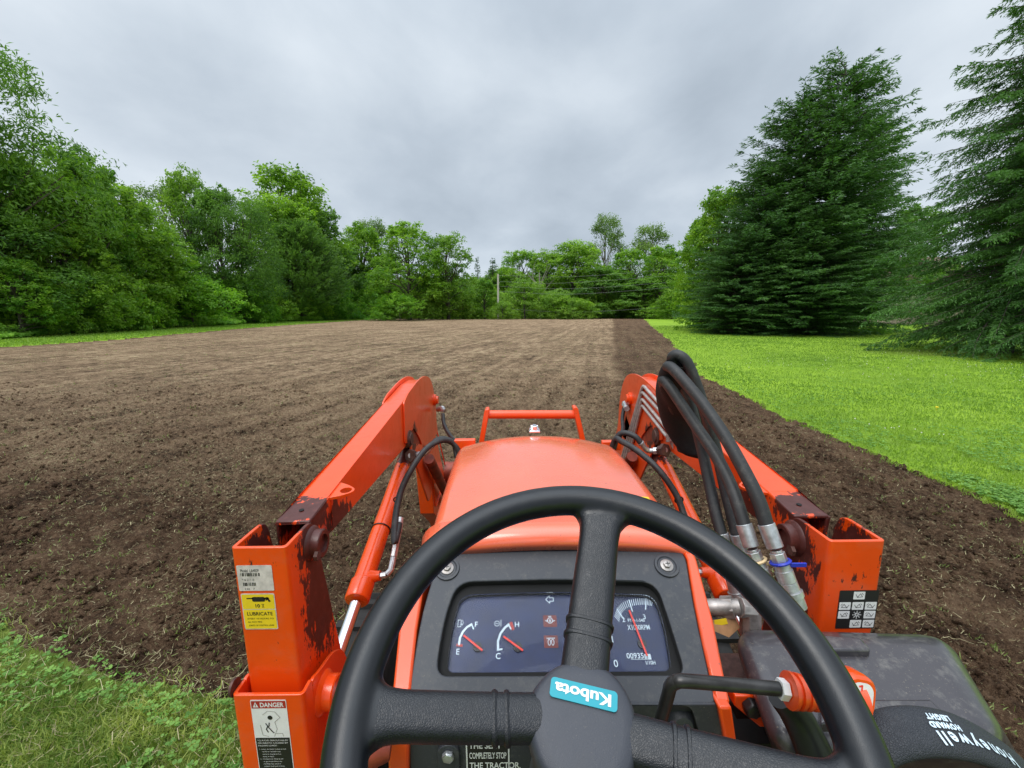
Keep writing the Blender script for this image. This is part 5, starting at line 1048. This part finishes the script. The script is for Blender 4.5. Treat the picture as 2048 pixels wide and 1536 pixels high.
    # upper fitting and short hose
    if s < 0:
        f0, f1, f2, f3, hp2 = (-0.4180, 1.3753, 1.3700), (-0.4050, 1.4056, 1.3591), (-0.3660, 1.3400, 1.3853), (-0.3384, 1.3400, 1.4124), [(-0.3349, 1.3400, 1.4175), (-0.3215, 1.3600, 1.4281), (-0.2981, 1.3800, 1.4251), (-0.2684, 1.3800, 1.4072), (-0.2571, 1.3600, 1.3665)]
    else:
        f0, f1, f2, f3, hp2 = (0.4180, 1.2972, 1.4060), (0.4050, 1.3230, 1.3957), (0.3749, 1.3300, 1.3920), (0.3511, 1.3300, 1.4160), [(0.3460, 1.3300, 1.4212), (0.3303, 1.3400, 1.4386), (0.3026, 1.3600, 1.4449), (0.2823, 1.3700, 1.4318), (0.2646, 1.3600, 1.3865)]
    mb = MB(); mb.lathe(f0, Vector(f1) - Vector(f0), [(0, .022), (.012, .022), (.014, .016), (.03, .016)], 6, 1); mb.tube([f0, f1, f2], .0085, 10, 0, True); mb.tube([f2, (Vector(f2) + Vector(f3)) / 2 + Vector((0, 0, -.004)), f3], .0085, 10, 0); mb.tube([f3, hp2[0]], .0105, 10, 0, False); mb.tube([Vector(f1).lerp(Vector(f2), .2), Vector(f1).lerp(Vector(f2), .6)], .0125, 6, 0, False); mb.build('hose_elbow', ['steel', 'rusty'], tractor, bevel=.0008)
    mb = MB(); mb.tube(hp2, .0095, 12); mb.build('hydraulic_hose', 'rubber', tractor)
    # thin line on the front of the knee
    if s < 0: a0, a1, lp3 = (-0.4300, 1.9094, 1.4482), (-0.3846, 1.8600, 1.4077), [(-0.3795, 1.8400, 1.3987), (-0.3701, 1.8000, 1.3636), (-0.3374, 1.7200, 1.3417), (-0.2952, 1.6200, 1.3382), (-0.2707, 1.5500, 1.3444)]
    else: a0, a1, lp3 = (0.4300, 1.7616, 1.4760), (0.4214, 1.8200, 1.4303), [(0.4195, 1.8200, 1.4213), (0.4038, 1.7800, 1.3866), (0.3862, 1.7000, 1.3606), (0.3488, 1.6000, 1.3613), (0.3089, 1.5000, 1.3654)]
    mb = MB(); mb.lathe(Vector(a0) + Vector((s * .01, 0, 0)), (-s, 0, 0), [(0, .026), (.02, .026), (.022, .018), (.03, .018)], 20, 1); mb.tube([Vector(a0) + Vector((-s * .02, -.02, -.04)), Vector(a1) + Vector((0, 0, .012)), a1], .012, 8, 0); mb.build('grease_fitting', ['steel', 'orange'], boom, bevel=.0008)
    mb = MB(); mb.tube(lp3, .0085, 10); mb.build('brake_line', 'rubber', tractor)
    # front wheel
    wc_ = Vector((s * .64, 1.50, .34)); mb = MB(); mb.lathe(wc_ - Vector((.10, 0, 0)), (1, 0, 0), [(0.0, .19), (.0, .27), (.02, .315), (.05, .325), (.15, .325), (.18, .315), (.20, .27), (.20, .19)], 40)
    whl = mb.build('front_wheel', 'tyre', tractor)
    for i in range(18):
        for q in (-1, 1):
            a = 2 * math.pi * (i + (0.5 if q > 0 else 0)) / 18; f_ = Frame(wc_, (1, 0, 0), (0, math.cos(a), math.sin(a))); b_ = MB(); b_.box((q * .055, .332, 0), (.11, .028, .030), 0, Frame(wc_, (1, 0, q * .0), (0, math.cos(a), math.sin(a)))); b_.build('tread_lug', 'tyre', whl)
    mb = MB(); mb.lathe(wc_ - Vector((.06, 0, 0)), (1, 0, 0), [(0, .185), (.01, .19), (.03, .10), (.05, .06), (.09, .06), (.12, .19)], 28); mb.build('wheel_rim', 'orange', whl)
mb = MB(); tq = Vector((-0.4300, 2.1728, 0.9931)); mb.tube([(-.436, tq.y, tq.z), (.436, tq.y, tq.z)], .058, 28, 0, False); mb.build('torque_tube', 'maroon', tractor)
mb = MB(); mb.tube([(-.58, 1.50, .34), (.58, 1.50, .34)], .05, 16, 0, False); mb.build('front_axle', 'black', tractor)

# --- labels on the loader masts
def mf(px0, py0, y): return None
m1 = Frame((0, .6096, 0), (1, 0, 0), (0, 0, 1), (0, -1, 0)); m2 = Frame((0, .5826, 0), (1, 0, 0), (0, 0, 1), (0, -1, 0))
a = (-0.5059, 1.4602); b = (-0.4501, 1.4159); w = b[0] - a[0]; h = a[1] - b[1]
mb = MB(); mb.plate(m1, [(a[0] + w / 2 + x, b[1] + h / 2 + y) for x, y in rrect(w, h, .002)], (), 0, .0003, 0)
mb.text('Model  LA482F', m1, a[0] + w * .10, a[1] - h * .26, h * .17, 1, .0006, w * .52)
rr = random.Random(3)
for row, (yy, x0, x1) in enumerate(((.42, .10, .62), (.80, .14, .52))):
    x = x0
    while x < x1: q = rr.choice((.010, .018, .026)); mb.sheet(m1, [(a[0] + w * x, a[1] - h * yy), (a[0] + w * (x + q), a[1] - h * yy), (a[0] + w * (x + q), a[1] - h * (yy - .13)), (a[0] + w * x, a[1] - h * (yy - .13))], .0006, 1); x += q + rr.choice((.01, .016, .03))
mb.text('* 6 2 ?  0', m1, a[0] + w * .12, a[1] - h * .60, h * .12, 1, .0006); mb.text('2.01   7', m1, a[0] + w * .16, a[1] - h * .96, h * .12, 1, .0006); mb.build('model_label', ['offwhite', 'black_print'], tractor, recalc=False, smooth=False)
a = (-0.5048, 1.4112); b = (-0.4510, 1.3468); w = b[0] - a[0]; h = a[1] - b[1]; X_ = lambda f: a[0] + w * f; Y_ = lambda f: a[1] - h * f
mb = MB(); mb.plate(m1, [(X_(.5) + x, Y_(.5) + y) for x, y in rrect(w, h, .0025)], (), 0, .0003, 2); 
mb.sheet(m1, [(X_(.5) + x, Y_(.225) + y) for x, y in rrect(w * .95, h * .40, .002)], .0006, 0); mb.sheet(m1, [(X_(.5) + x, Y_(.71) + y) for x, y in rrect(w * .95, h * .53, .002)], .0006, 0)
mb.sheet(m1, [(X_(.52) + x, Y_(.155) + y) for x, y in rrect(w * .38, h * .13, .0025)], .0009, 1); mb.line(m1, [(X_(.18), Y_(.13)), (X_(.36), Y_(.13))], h * .03, 1, .0009); mb.line(m1, [(X_(.70), Y_(.14)), (X_(.78), Y_(.12)), (X_(.84), Y_(.21))], h * .05, 1, .0009); mb.line(m1, [(X_(.74), Y_(.18)), (X_(.82), Y_(.12))], h * .03, 1, .0009)
mb.text('10', m1, X_(.38), Y_(.38), h * .13, 1, .0009, bold=.0002); mb.line(m1, [(X_(.60), Y_(.29)), (X_(.66), Y_(.29)), (X_(.60), Y_(.375)), (X_(.66), Y_(.375))], .0005, 1, .0009, True)
mb.text('LUBRICATE', m1, X_(.12), Y_(.60), h * .135, 1, .0009, w * .76, bold=.0001)
for i, t_ in enumerate(('EVERY 10 HOURS TO', 'ALL PIVOT PINS', 'JOINTS OF CONTROL LEVER')): mb.text(t_, m1, X_((.12, .12, .14)[i]), Y_(.71 + i * .095), h * .058, 1, .0009, w * (.78, .42, .76)[i])
mb.build('lubricate_label', ['yellow', 'black_print', 'offwhite'], tractor, recalc=False, smooth=False)
def danger(top, name):
    a = top; w = .0575; h = .137; X_ = lambda f: a[0] + w * f; Y_ = lambda f: a[1] - h * f; mb = MB()
    mb.plate(m2, [(X_(.5) + x, Y_(.5) + y) for x, y in rrect(w, h, .002)], (), 0, .0003, 0)
    mb.sheet(m2, [(X_(.02), Y_(.012)), (X_(.98), Y_(.012)), (X_(.98), Y_(.112)), (X_(.02), Y_(.112))], .0006, 1)
    mb.text('DANGER', m2, X_(.26), Y_(.092), h * .085, 0, .0009, w * .66, bold=.0003); mb.sheet(m2, [(X_(.06), Y_(.095)), (X_(.22), Y_(.095)), (X_(.14), Y_(.025))], .0009, 0); mb.line(m2, [(X_(.14), Y_(.05)), (X_(.14), Y_(.08))], .0012, 1, .0011)
    mb.sheet(m2, [(X_(.02), Y_(.52)), (X_(.98), Y_(.52)), (X_(.98), Y_(.99)), (X_(.02), Y_(.99))], .0006, 2)
    mb.sheet(m2, [(X_(.50) + x, Y_(.24) + y) for x, y in circle(.0040, 18)], .0008, 2)
    for pts in ([(.36, .32), (.42, .37), (.50, .42), (.56, .45)], [(.40, .36), (.36, .40), (.40, .44)], [(.44, .36), (.46, .31)]): mb.line(m2, [(X_(p), Y_(q)) for p, q in pts], .0016, 2, .0008)
    for pts in ([(.30, .20), (.45, .15), (.65, .16), (.78, .24), (.62, .30), (.66, .40), (.56, .50)], [(.20, .34), (.24, .48), (.40, .50)], [(.62, .46), (.80, .46), (.82, .50)]): mb.line(m2, [(X_(p), Y_(q)) for p, q in pts], .0006, 3, .0008)
    for i, t_ in enumerate(('TO AVOID SERIOUS INJURY', 'OR DEATH CAUSED BY', 'FALLING LOADS :')): mb.text(t_, m2, X_(.06), Y_(.565 + .036 * i), h * .028, 0, .0009, w * (.88, .86, .56)[i])
    for i in range(9): mb.text(('1.  Lower the loader bucket so load', 'can fall or roll back onto', 'operator causing serious', 'injury or death.', '2.  Use approved clamping and', 'or guard attachments for', 'handling large, loose or', 'shiftable loads such as bales,', '3.  Carry loads at low or position.')[i], m2, X_(.08 if i in (0, 4, 8) else .16), Y_(.685 + .035 * i), h * .022, 0, .0009)
    mb.build(name, ['white', 'red_print', 'black_print', 'steel_dirty'], tractor, recalc=False, smooth=False)
danger((-0.4932, 1.2418), 'danger_label'); tp = (-0.4932, 1.2418); danger((tp[0], tp[1] - .1405), 'danger_label')
a = (0.4493, 1.4053); b = (0.5119, 1.3409); w = b[0] - a[0]; h = (a[1] - b[1]) * 1.06; X_ = lambda f: a[0] + w * f; Y_ = lambda f: a[1] - h * f
mb = MB(); mb.plate(m1, [(X_(.5) + x, Y_(.5) + y) for x, y in rrect(w, h, .002)], (), 0, .0003, 0)
for i, (cx, cy) in enumerate(((.5, .13), (.17, .40), (.5, .40), (.83, .40), (.17, .63), (.83, .63), (.5, .87), (.83, .87))):
    mb.sheet(m1, [(X_(cx) + x, Y_(cy) + y) for x, y in rrect(w * .29, h * .20, .001)], .0006, 1)
    for pts in ([(-.09, .03), (-.03, -.05), (.05, .04)], [(.05, .04), (.10, -.03)], [(-.11, -.02), (-.07, -.06)], [(-.09, .03), (.06, .045)]): mb.line(m1, [(X_(cx + (p if i % 2 else -p * .9)), Y_(cy + q)) for p, q in pts], .0007, 0, .0009)
for k in range(8): q = math.pi * k / 4; mb.line(m1, [(X_(.5) + math.cos(q) * .0018, Y_(.63) + math.sin(q) * .0018), (X_(.5) + math.cos(q) * .0062, Y_(.63) + math.sin(q) * .0062)], .0012, 1, .0009); mb.sheet(m1, [(X_(.5) + math.cos(q) * .0062 + x, Y_(.63) + math.sin(q) * .0062 + y) for x, y in circle(.0011, 8)], .0009, 1)
mb.build('lever_chart_label', ['black_print', 'white'], tractor, recalc=False, smooth=False)

# --- steel lines and big hoses on the right arm
tubes = [((1286, 770), (0.4240, 1.5798, 1.5662), (0.4240, 1.2525, 1.5129), (0.4240, 1.8198, 1.2173), (0.4240, 1.9875, 0.9519)), ((1284, 783), (0.4240, 1.5888, 1.5395), (0.4240, 1.2836, 1.4999), (0.4240, 1.7873, 1.2285), (0.4240, 1.9385, 0.9739)),
         ((1284, 797), (0.4240, 1.5852, 1.5130), (0.4240, 1.3008, 1.4691), (0.4240, 1.7559, 1.2394), (0.4240, 1.8919, 0.9949)), ((1284, 810), (0.4240, 1.5819, 1.4884), (0.4240, 1.3108, 1.4464), (0.4240, 1.7181, 1.2524), (0.4240, 1.8474, 1.0149))]
for _, c_, e_, d_, f_ in tubes:
    c_ = Vector(c_); e_ = Vector(e_); d_ = Vector(d_); f_ = Vector(f_); mb = MB(); mb.tube([e_, c_.lerp(e_, .06)] + [c_.lerp(e_, .03).lerp(c_.lerp(d_, .03), t_) for t_ in (.3, .7)] + [c_.lerp(d_, .06), d_, f_], .0062, 10, 0, False); mb.build('steel_line', 'tubewhite', tractor)
mb = MB(); q = [Vector((0.4180, 1.2867, 1.5168)), Vector((0.4180, 1.2619, 1.5200)), Vector((0.4180, 1.2635, 1.4432)), Vector((0.4180, 1.2923, 1.4340))]; mb.add([p + Vector((dx, 0, 0)) for dx in (-.004, 0) for p in q], [(0, 1, 2, 3), (7, 6, 5, 4), (0, 4, 5, 1), (1, 5, 6, 2), (2, 6, 7, 3), (3, 7, 4, 0)]); screw(mb, (0.4120, 1.2614, 1.5139), (-1, 0, 0), .005, .006); mb.build('tube_clamp', 'steel_dirty', tractor, bevel=.0006)
mb = MB(); mb.tube([(0.4300, 1.2915, 1.4407), (0.4400, 1.2895, 1.4166), (0.4500, 1.2707, 1.3901)], .006, 8); mb.build('grease_pipe', 'tubewhite', tractor)
# black cloth sleeve round the hose bundle
mb = MB(); path = catmull([(0.2694, 0.8600, 1.7447), (0.2806, 0.9000, 1.7042), (0.3095, 0.9500, 1.6440), (0.3438, 0.9800, 1.5763), (0.3708, 0.9900, 1.5169), (0.3698, 0.9900, 1.4928)], 4); nS = 22; rad_s = np.interp(np.linspace(0, 1, len(path)), [0, .08, .3, .5, .62, .85, 1], [.024, .035, .045, .048, .045, .040, .022])
for i, p in enumerate(path):
    d = (path[min(i + 1, len(path) - 1)] - path[max(0, i - 1)]).normalized(); u1 = Vector((0, 1, 0)); u1 = (u1 - d * u1.dot(d)).normalized(); u2 = d.cross(u1)
    for j in range(nS): g = 2 * math.pi * j / nS; q = rad_s[i] * (1 + .10 * math.sin(g * 3 + i * .6) + .05 * math.sin(g * 5 + i * 1.3)); mb.v.append(tuple(p + (u1 * math.cos(g) * .7 + u2 * math.sin(g)) * q))
mb.f = [(i * nS + j, i * nS + (j + 1) % nS, (i + 1) * nS + (j + 1) % nS, (i + 1) * nS + j) for i in range(len(path) - 1) for j in range(nS)] + [tuple((len(path) - 1) * nS + j for j in range(nS))]; mb.m = [0] * len(mb.f)
o = mb.build('hose_sleeve', 'cloth_black', tractor, angle=70, recalc=False); so_ = o.modifiers.new('t', 'SOLIDIFY'); so_.thickness = .002; sb_ = o.modifiers.new('s', 'SUBSURF'); sb_.levels = 1; sb_.render_levels = 1
H_ = [([(0.2971, 0.9300, 1.6484), (0.2597, 0.8800, 1.7183), (0.2506, 0.8600, 1.7336), (0.2559, 0.8300, 1.7256), (0.2854, 0.7800, 1.6776), (0.3088, 0.7300, 1.6253), (0.3250, 0.6900, 1.5779), (0.3361, 0.6600, 1.5381), (0.3427, 0.6400, 1.4998)], ((0.3512, 0.6250, 1.4673), (0.3729, 0.6000, 1.3922)), .0112),
      ([(0.3046, 0.9500, 1.6088), (0.2602, 0.9000, 1.6827), (0.2479, 0.8800, 1.7025), (0.2522, 0.8500, 1.6919), (0.2826, 0.8000, 1.6316), (0.3031, 0.7500, 1.5859), (0.3125, 0.7100, 1.5489), (0.3151, 0.6800, 1.5181), (0.3178, 0.6600, 1.4893)], ((0.3247, 0.6450, 1.4573), (0.3505, 0.6200, 1.3818)), .0108),
      ([(0.3150, 0.9300, 1.6482), (0.2738, 0.8800, 1.7286), (0.2606, 0.8700, 1.7498), (0.2687, 0.8600, 1.7570), (0.2859, 0.8500, 1.7396), (0.3097, 0.8400, 1.6777), (0.3273, 0.8300, 1.6178), (0.3425, 0.8200, 1.5632), (0.3512, 0.7900, 1.4909), (0.3576, 0.7500, 1.4206)], ((0.3666, 0.7400, 1.3850), (0.3884, 0.7100, 1.3088)), .0108),
      ([(0.3291, 0.9400, 1.6110), (0.2950, 0.9000, 1.6768), (0.2972, 0.8900, 1.6808), (0.3141, 0.8800, 1.6317), (0.3291, 0.8600, 1.5606), (0.3327, 0.8300, 1.5071), (0.3320, 0.7900, 1.4542), (0.3331, 0.7600, 1.4173)], ((0.3395, 0.7500, 1.3812), (0.3570, 0.7200, 1.3016)), .0112)]
for i, (pts, (c0, c1), rad_) in enumerate(H_):
    mb = MB(); mb.tube(pts, rad_, 16, 0, True, 7); hs = mb.build('loader_hose', 'rubber', tractor)
    e = Vector(pts[-1]); c0 = Vector(c0); c1 = Vector(c1); d = (c0 - e).normalized(); dd = (c1 - c0).normalized(); L2 = (c1 - c0).length
    mb = MB(); mb.lathe(e - d * .004, d, [(0, rad_ * 1.18), ((c0 - e).length, rad_ * 1.15)], 18); mb.lathe(c0, dd, [(0, .0085), (.004, .0085)], 14); mb.lathe(c0 + dd * .004, dd, [(0, .0118), (.016, .0118)], 6); mb.build('crimp_fitting', 'steel', hs, bevel=.0006)
    mb = MB(); k_ = L2 / .12; mb.lathe(c0 + dd * .022, dd, [(0, .0118), (.014 * k_, .0118), (.0145 * k_, .0135), (.040 * k_, .0135), (.0405 * k_, .0125), (.0415 * k_, .0135), (.062 * k_, .0140), (.0622 * k_, .0165), (.074 * k_, .0165), (.0742 * k_, .0145), (.10 * k_, .0145)], 20); mb.build('quick_coupler', 'steel', hs)
    if i < 2:
        zc = c0 + dd * .019; u1 = dd.orthogonal().normalized(); u2 = dd.cross(u1); mb = MB(); ring = [zc + (u1 * math.cos(a_) + u2 * math.sin(a_)) * .0138 for a_ in np.linspace(0, 2 * math.pi, 20)]; mb.tube(ring, .0026, 6, 0, False)
        mb.box(zc + Vector((.024 if i == 0 else .020, -.006, -.0015)), (.026, .003, .006)); mb.build('zip_tie', 'blue_tie' if i == 0 else 'cream_tie', hs, label='blue zip tie round the hose coupler' if i == 0 else 'cream zip tie round the hose coupler')
# valve block, pipes and elbow below the hoses
mb = MB(); mb.box((.345, .66, 1.14), (.20, .10, .13)); mb.build('valve_block', 'rusty', tractor, bevel=.006)
mb = MB(); a = Vector((0.2458, 0.6200, 1.3704)); b = Vector((0.2854, 0.6000, 1.3853)); mb.tube([a - Vector((.05, 0, 0)), b], .0125, 14, 0, False); mb.lathe(a.lerp(b, .45), b - a, [(0, .017), (.018, .017)], 6); mb.tube([b, b + Vector((.018, 0, -.004)), b + Vector((.022, 0, -.05))], .016, 8, 0, False); mb.build('pipe_elbow', 'steel_dirty', tractor, bevel=.001)
mb = MB(); q = [(0.2392, 0.5900, 1.3709), (0.2805, 0.6000, 1.3667), (0.2899, 0.6000, 1.3488), (0.2624, 0.5800, 1.3483), (0.2384, 0.5800, 1.3599)]; mb.add(q, [(0, 1, 2, 3, 4)], 0); mb.add([(0.2413, 0.5880, 1.3724), (0.2608, 0.5900, 1.3741), (0.2647, 0.5900, 1.3635), (0.2425, 0.5860, 1.3627)], [(0, 1, 2, 3)], 1); o = mb.build('dry_leaf', ['leafscrap', 'yellow'], None, recalc=False)
o.parent = None; o.matrix_world = Matrix.Translation((0.089, 0, 0)) @ Matrix.Rotation(-0.0118, 4, 'Y'); tag(o, 'crumpled yellow and brown leaf lying by the hose fittings right of the dash', 'leaf')

# --- loader control cover
top_ = [(0.2548, 0.5694, 1.3780), (0.5749, 0.5669, 1.3720), (0.5004, 0.4058, 1.3500), (0.2259, 0.4084, 1.3500)]
bot_ = [(0.3422, 0.6973, 1.2200), (0.7260, 0.6584, 1.2200), (0.6347, 0.4624, 1.2000), (0.2967, 0.4537, 1.2000)]
mb = MB(); mb.add([Vector(p) for p in top_] + [Vector(p) for p in bot_], [(0, 1, 2, 3), (0, 4, 5, 1), (1, 5, 6, 2), (2, 6, 7, 3), (3, 7, 4, 0), (7, 6, 5, 4)])
cov = mb.build('control_cover', 'cover', tractor); b_ = cov.modifiers.new('b', 'BEVEL'); b_.width = .034; b_.segments = 8; b_.limit_method = 'ANGLE'; b_.angle_limit = R(30)
TF = Frame(Vector(top_[0]), Vector(top_[1]) - Vector(top_[0]), Vector(top_[3]) - Vector(top_[0])); TF = Frame(TF.o, TF.u, TF.n.cross(TF.u), TF.n) if TF.n.z > 0 else Frame(TF.o, TF.u, (-TF.n).cross(TF.u), -TF.n)
for q in ([(0.3144, 0.4581, 1.3620), (0.4510, 0.4566, 1.3620), (0.4525, 0.4302, 1.3600), (0.2937, 0.4287, 1.3600)], [(0.3758, 0.5467, 1.3780), (0.4287, 0.5403, 1.3780), (0.4281, 0.5200, 1.3750), (0.3577, 0.5209, 1.3750)], [(0.3850, 0.4239, 1.3560), (0.4593, 0.4274, 1.3560), (0.4596, 0.4029, 1.3540), (0.3728, 0.4037, 1.3540)]):
    mb = MB(); P4 = [Vector(p) for p in q]; mb.add([p + Vector((0, 0, z_)) for z_ in (-.012, .0035) for p in P4], [(4, 5, 6, 7), (0, 1, 5, 4), (1, 2, 6, 5), (2, 3, 7, 6), (3, 0, 4, 7)]); o = mb.build('raised_rib', 'cover', cov, bevel=.003)
mb = MB(); ob = [(0.2320, 1.3267), (0.2936, 1.3260), (0.3178, 1.3032), (0.3221, 1.2747), (0.2707, 1.2753), (0.2319, 1.3107)]; mb.plate(Frame((0, .50, 0), (1, 0, 0), (0, 0, 1), (0, -1, 0)), ob, (), -.02, 0, 0); lathe_p = Frame((0, .50, 0), (1, 0, 0), (0, 0, 1), (0, -1, 0))(*(0.2536, 1.3136)); mb.lathe(lathe_p, (0, -1, 0), [(0, .013), (.012, .013), (.014, .009)], 6, 1); mb.build('lever_bracket', ['orange', 'black'], tractor, bevel=.002)
mb = MB(); mb.box((.235, .53, 1.08), (.07, .10, .30)); mb.box((.36, .56, 1.0), (.26, .04, .40)); mb.build('footwell_wall', 'recess', tractor)
mb = MB(); mb.tube([(.215, .40, 1.15), (.235, .39, 1.10), (.25, .38, .9)], .016, 10); mb.build('fender_stay', 'orange', tractor)

# --- shift lever with orange knob
mb = MB(); mb.tube([(0.0872, 0.4000, 1.3753), (0.0866, 0.3850, 1.4184), (0.0863, 0.3700, 1.4650), (0.0866, 0.3660, 1.4796), (0.0909, 0.3640, 1.4861), (0.0999, 0.3620, 1.4891), (0.1473, 0.3600, 1.4860), (0.1914, 0.3580, 1.4830)], .0064, 18, 0, True, 6); lev = mb.build('shift_lever', 'lever', tractor)
a = Vector((0.1914, 0.3580, 1.4830)); ax = Vector((0.2745, 0.3520, 1.4736)) - a; L1 = ax.length; ax.normalize()
mb = MB(); mb.lathe(a - ax * .002, ax, [(0, .0095), (.007, .0095)], 6, 0); mb.build('lock_nut', 'white', lev)
mb = MB(); prof = [(.006, .011)]
for i in range(4): prof += [(.007 + i * .007, .0165 - i * .0006), (.010 + i * .007, .0165 - i * .0006), (.0115 + i * .007, .0135), (.0135 + i * .007, .0135)]
prof += [(.040, .016), (L1 * .72, .017), (L1 * .86, .019)]
mb.lathe(a, ax, prof, 22, 0); mb.build('lever_boot', 'orange', lev)
kc = [Vector(p) for p in ((0.2410, 0.3500, 1.5060), (0.2732, 0.3500, 1.4990), (0.2739, 0.3400, 1.4665), (0.2463, 0.3400, 1.4691))]
KF = Frame(sum(kc, Vector()) / 4, kc[1] - kc[0], (kc[0] - kc[3]) - (kc[1] - kc[0]).normalized() * (kc[0] - kc[3]).dot((kc[1] - kc[0]).normalized())); kw = (kc[1] - kc[0]).length; kh = (kc[0] - kc[3]).length
mb = MB(); kl = rrect(kw, kh, kw * .36, 6); Kn = len(kl)
for nn, sc in ((-.030, .70), (-.022, .95), (-.008, 1.0), (-.002, .96), (0.0, .86)): mb.v += [tuple(KF(x * sc, y * sc, nn)) for x, y in kl]
mb.f = [(i * Kn + j, i * Kn + (j + 1) % Kn, (i + 1) * Kn + (j + 1) % Kn, (i + 1) * Kn + j) for i in range(4) for j in range(Kn)] + [tuple(range(Kn))[::-1], tuple(4 * Kn + j for j in range(Kn))]; mb.m = [0] * len(mb.f)
mb.sheet(KF, rrect(kw * .70, kh * .74, kw * .27, 6), .0006, 1)
for pts in ([(-.10, .28), (-.02, .30), (-.02, .18)], [(-.06, .08), (.06, .04), (.04, -.06), (-.05, -.04)], [(.02, -.16), (.12, -.20), (.08, -.30), (0, -.26)]): mb.line(KF, [(x * kw, y * kh) for x, y in pts], .0016, 2, .001)
mb.build('lever_knob', ['orange', 'white', 'needle'], lev, recalc=False)
mb = MB(); mb.tube([(0.2215, 0.4000, 1.4309), (0.2415, 0.4000, 1.4063), (0.2541, 0.3900, 1.3786), (0.2595, 0.3800, 1.3552), (0.2632, 0.3700, 1.3064)], [.013, .0165, .018, .018, .018], 14, 0); mb.build('lever_arm_boot', 'black', tractor)
# throttle grip edge hidden behind the rim, black
mb = MB(); mb.lathe((-0.2297, 0.4000, 1.3656), (-1, -.1, .1), [(-.02, .01), (0, .018), (.03, .018), (.036, .010)], 20); mb.build('throttle_knob', 'maroon', tractor)

# ------------------------------------------------------------------ earmuffs resting on the cover
EM = Matrix.Translation((0.089, 0, 0)) @ Matrix.Rotation(-0.0118, 4, 'Y')
loc0 = EM @ Vector((.36, .33, 1.36)); em = thing('earmuffs', 'black padded earmuffs with a lettered headband resting on the control cover', 'earmuffs', loc0)
def toem(v): return (EM @ Vector(v)) - loc0
path = catmull([(0.2587, 0.3350, 1.3576), (0.2580, 0.3350, 1.4048), (0.2647, 0.3350, 1.4412), (0.2850, 0.3350, 1.4566), (0.3158, 0.3350, 1.4595), (0.3521, 0.3350, 1.4514), (0.3874, 0.3350, 1.4319), (0.4223, 0.3350, 1.4029), (0.4560, 0.3350, 1.3553)], 7)
mb = MB(); n = 18; wide = Vector((0, .94, .34)).normalized()
for i, p in enumerate(path):
    d = (path[min(i + 1, len(path) - 1)] - path[max(0, i - 1)]).normalized(); nn = d.cross(wide).normalized(); nn = nn if nn.z > 0 else -nn
    for j in range(n):
        g = 2 * math.pi * j / n; c_ = math.copysign(abs(math.cos(g)) ** .8, math.cos(g)); mb.v.append(tuple(toem(p + wide * c_ * .0205 + nn * math.sin(g) * .0085)))
mb.f = [(i * n + j, i * n + (j + 1) % n, (i + 1) * n + (j + 1) % n, (i + 1) * n + j) for i in range(len(path) - 1) for j in range(n)] + [tuple(range(n)), tuple((len(path) - 1) * n + j for j in range(n))]; mb.m = [0] * len(mb.f)
mb.build('headband', 'pad', em, angle=70)
def bandtext(mb, s_, t0, w_off, size):
    adv = {'l': .30, 'I': .32, 'w': .80, 'W': .95, 'H': .76, 'O': .80, 'D': .74, 'G': .78, 'A': .70, 'T': .58, 'L': .54, 'E': .58}; cum = [0]
    for a, b in zip(path, path[1:]): cum.append(cum[-1] + (b - a).length)
    pos = t0 * cum[-1]
    for ch in s_:
        f = pos; pos -= adv.get(ch, .60) * size; i = max(j for j in range(len(cum)) if cum[j] <= f); i = min(i, len(path) - 2); q = (f - cum[i]) / (cum[i + 1] - cum[i]); p = path[i].lerp(path[i + 1], q)
        d = (path[i + 1] - path[i]).normalized(); nn = d.cross(wide).normalized(); nn = nn if nn.z > 0 else -nn; th = w_off / .0205; lift = .0085 * math.sqrt(max(0, 1 - th * th)) + .0006
        mb.text(ch, Frame(toem(p + wide * w_off + nn * lift), -d, -wide, nn), 0, -size * .35, size, 0, .0004, None, 'LEFT', .0004)
mb = MB(); bandtext(mb, 'Honeywell', .672, -.0085, .0150); mb.build('brand_print', 'grey_print', em, recalc=False, smooth=False)
mb = MB(); bandtext(mb, 'HOWARD', .52, .0015, .0062); bandtext(mb, 'LEIGHT', .51, .0085, .0062); mb.build('small_print', 'grey_print', em, recalc=False, smooth=False)
for p, sx in ((path[0], -1), (path[-1], 1)):
    mb = MB(); c_ = toem(p); mb.lathe(c_ + Vector((-.022, 0, -.03)), (1, 0, 0), [(0, .022), (.006, .034), (.03, .036), (.044, .026)], 26, 0); mb.build('ear_cup', 'pad', em, label=None)
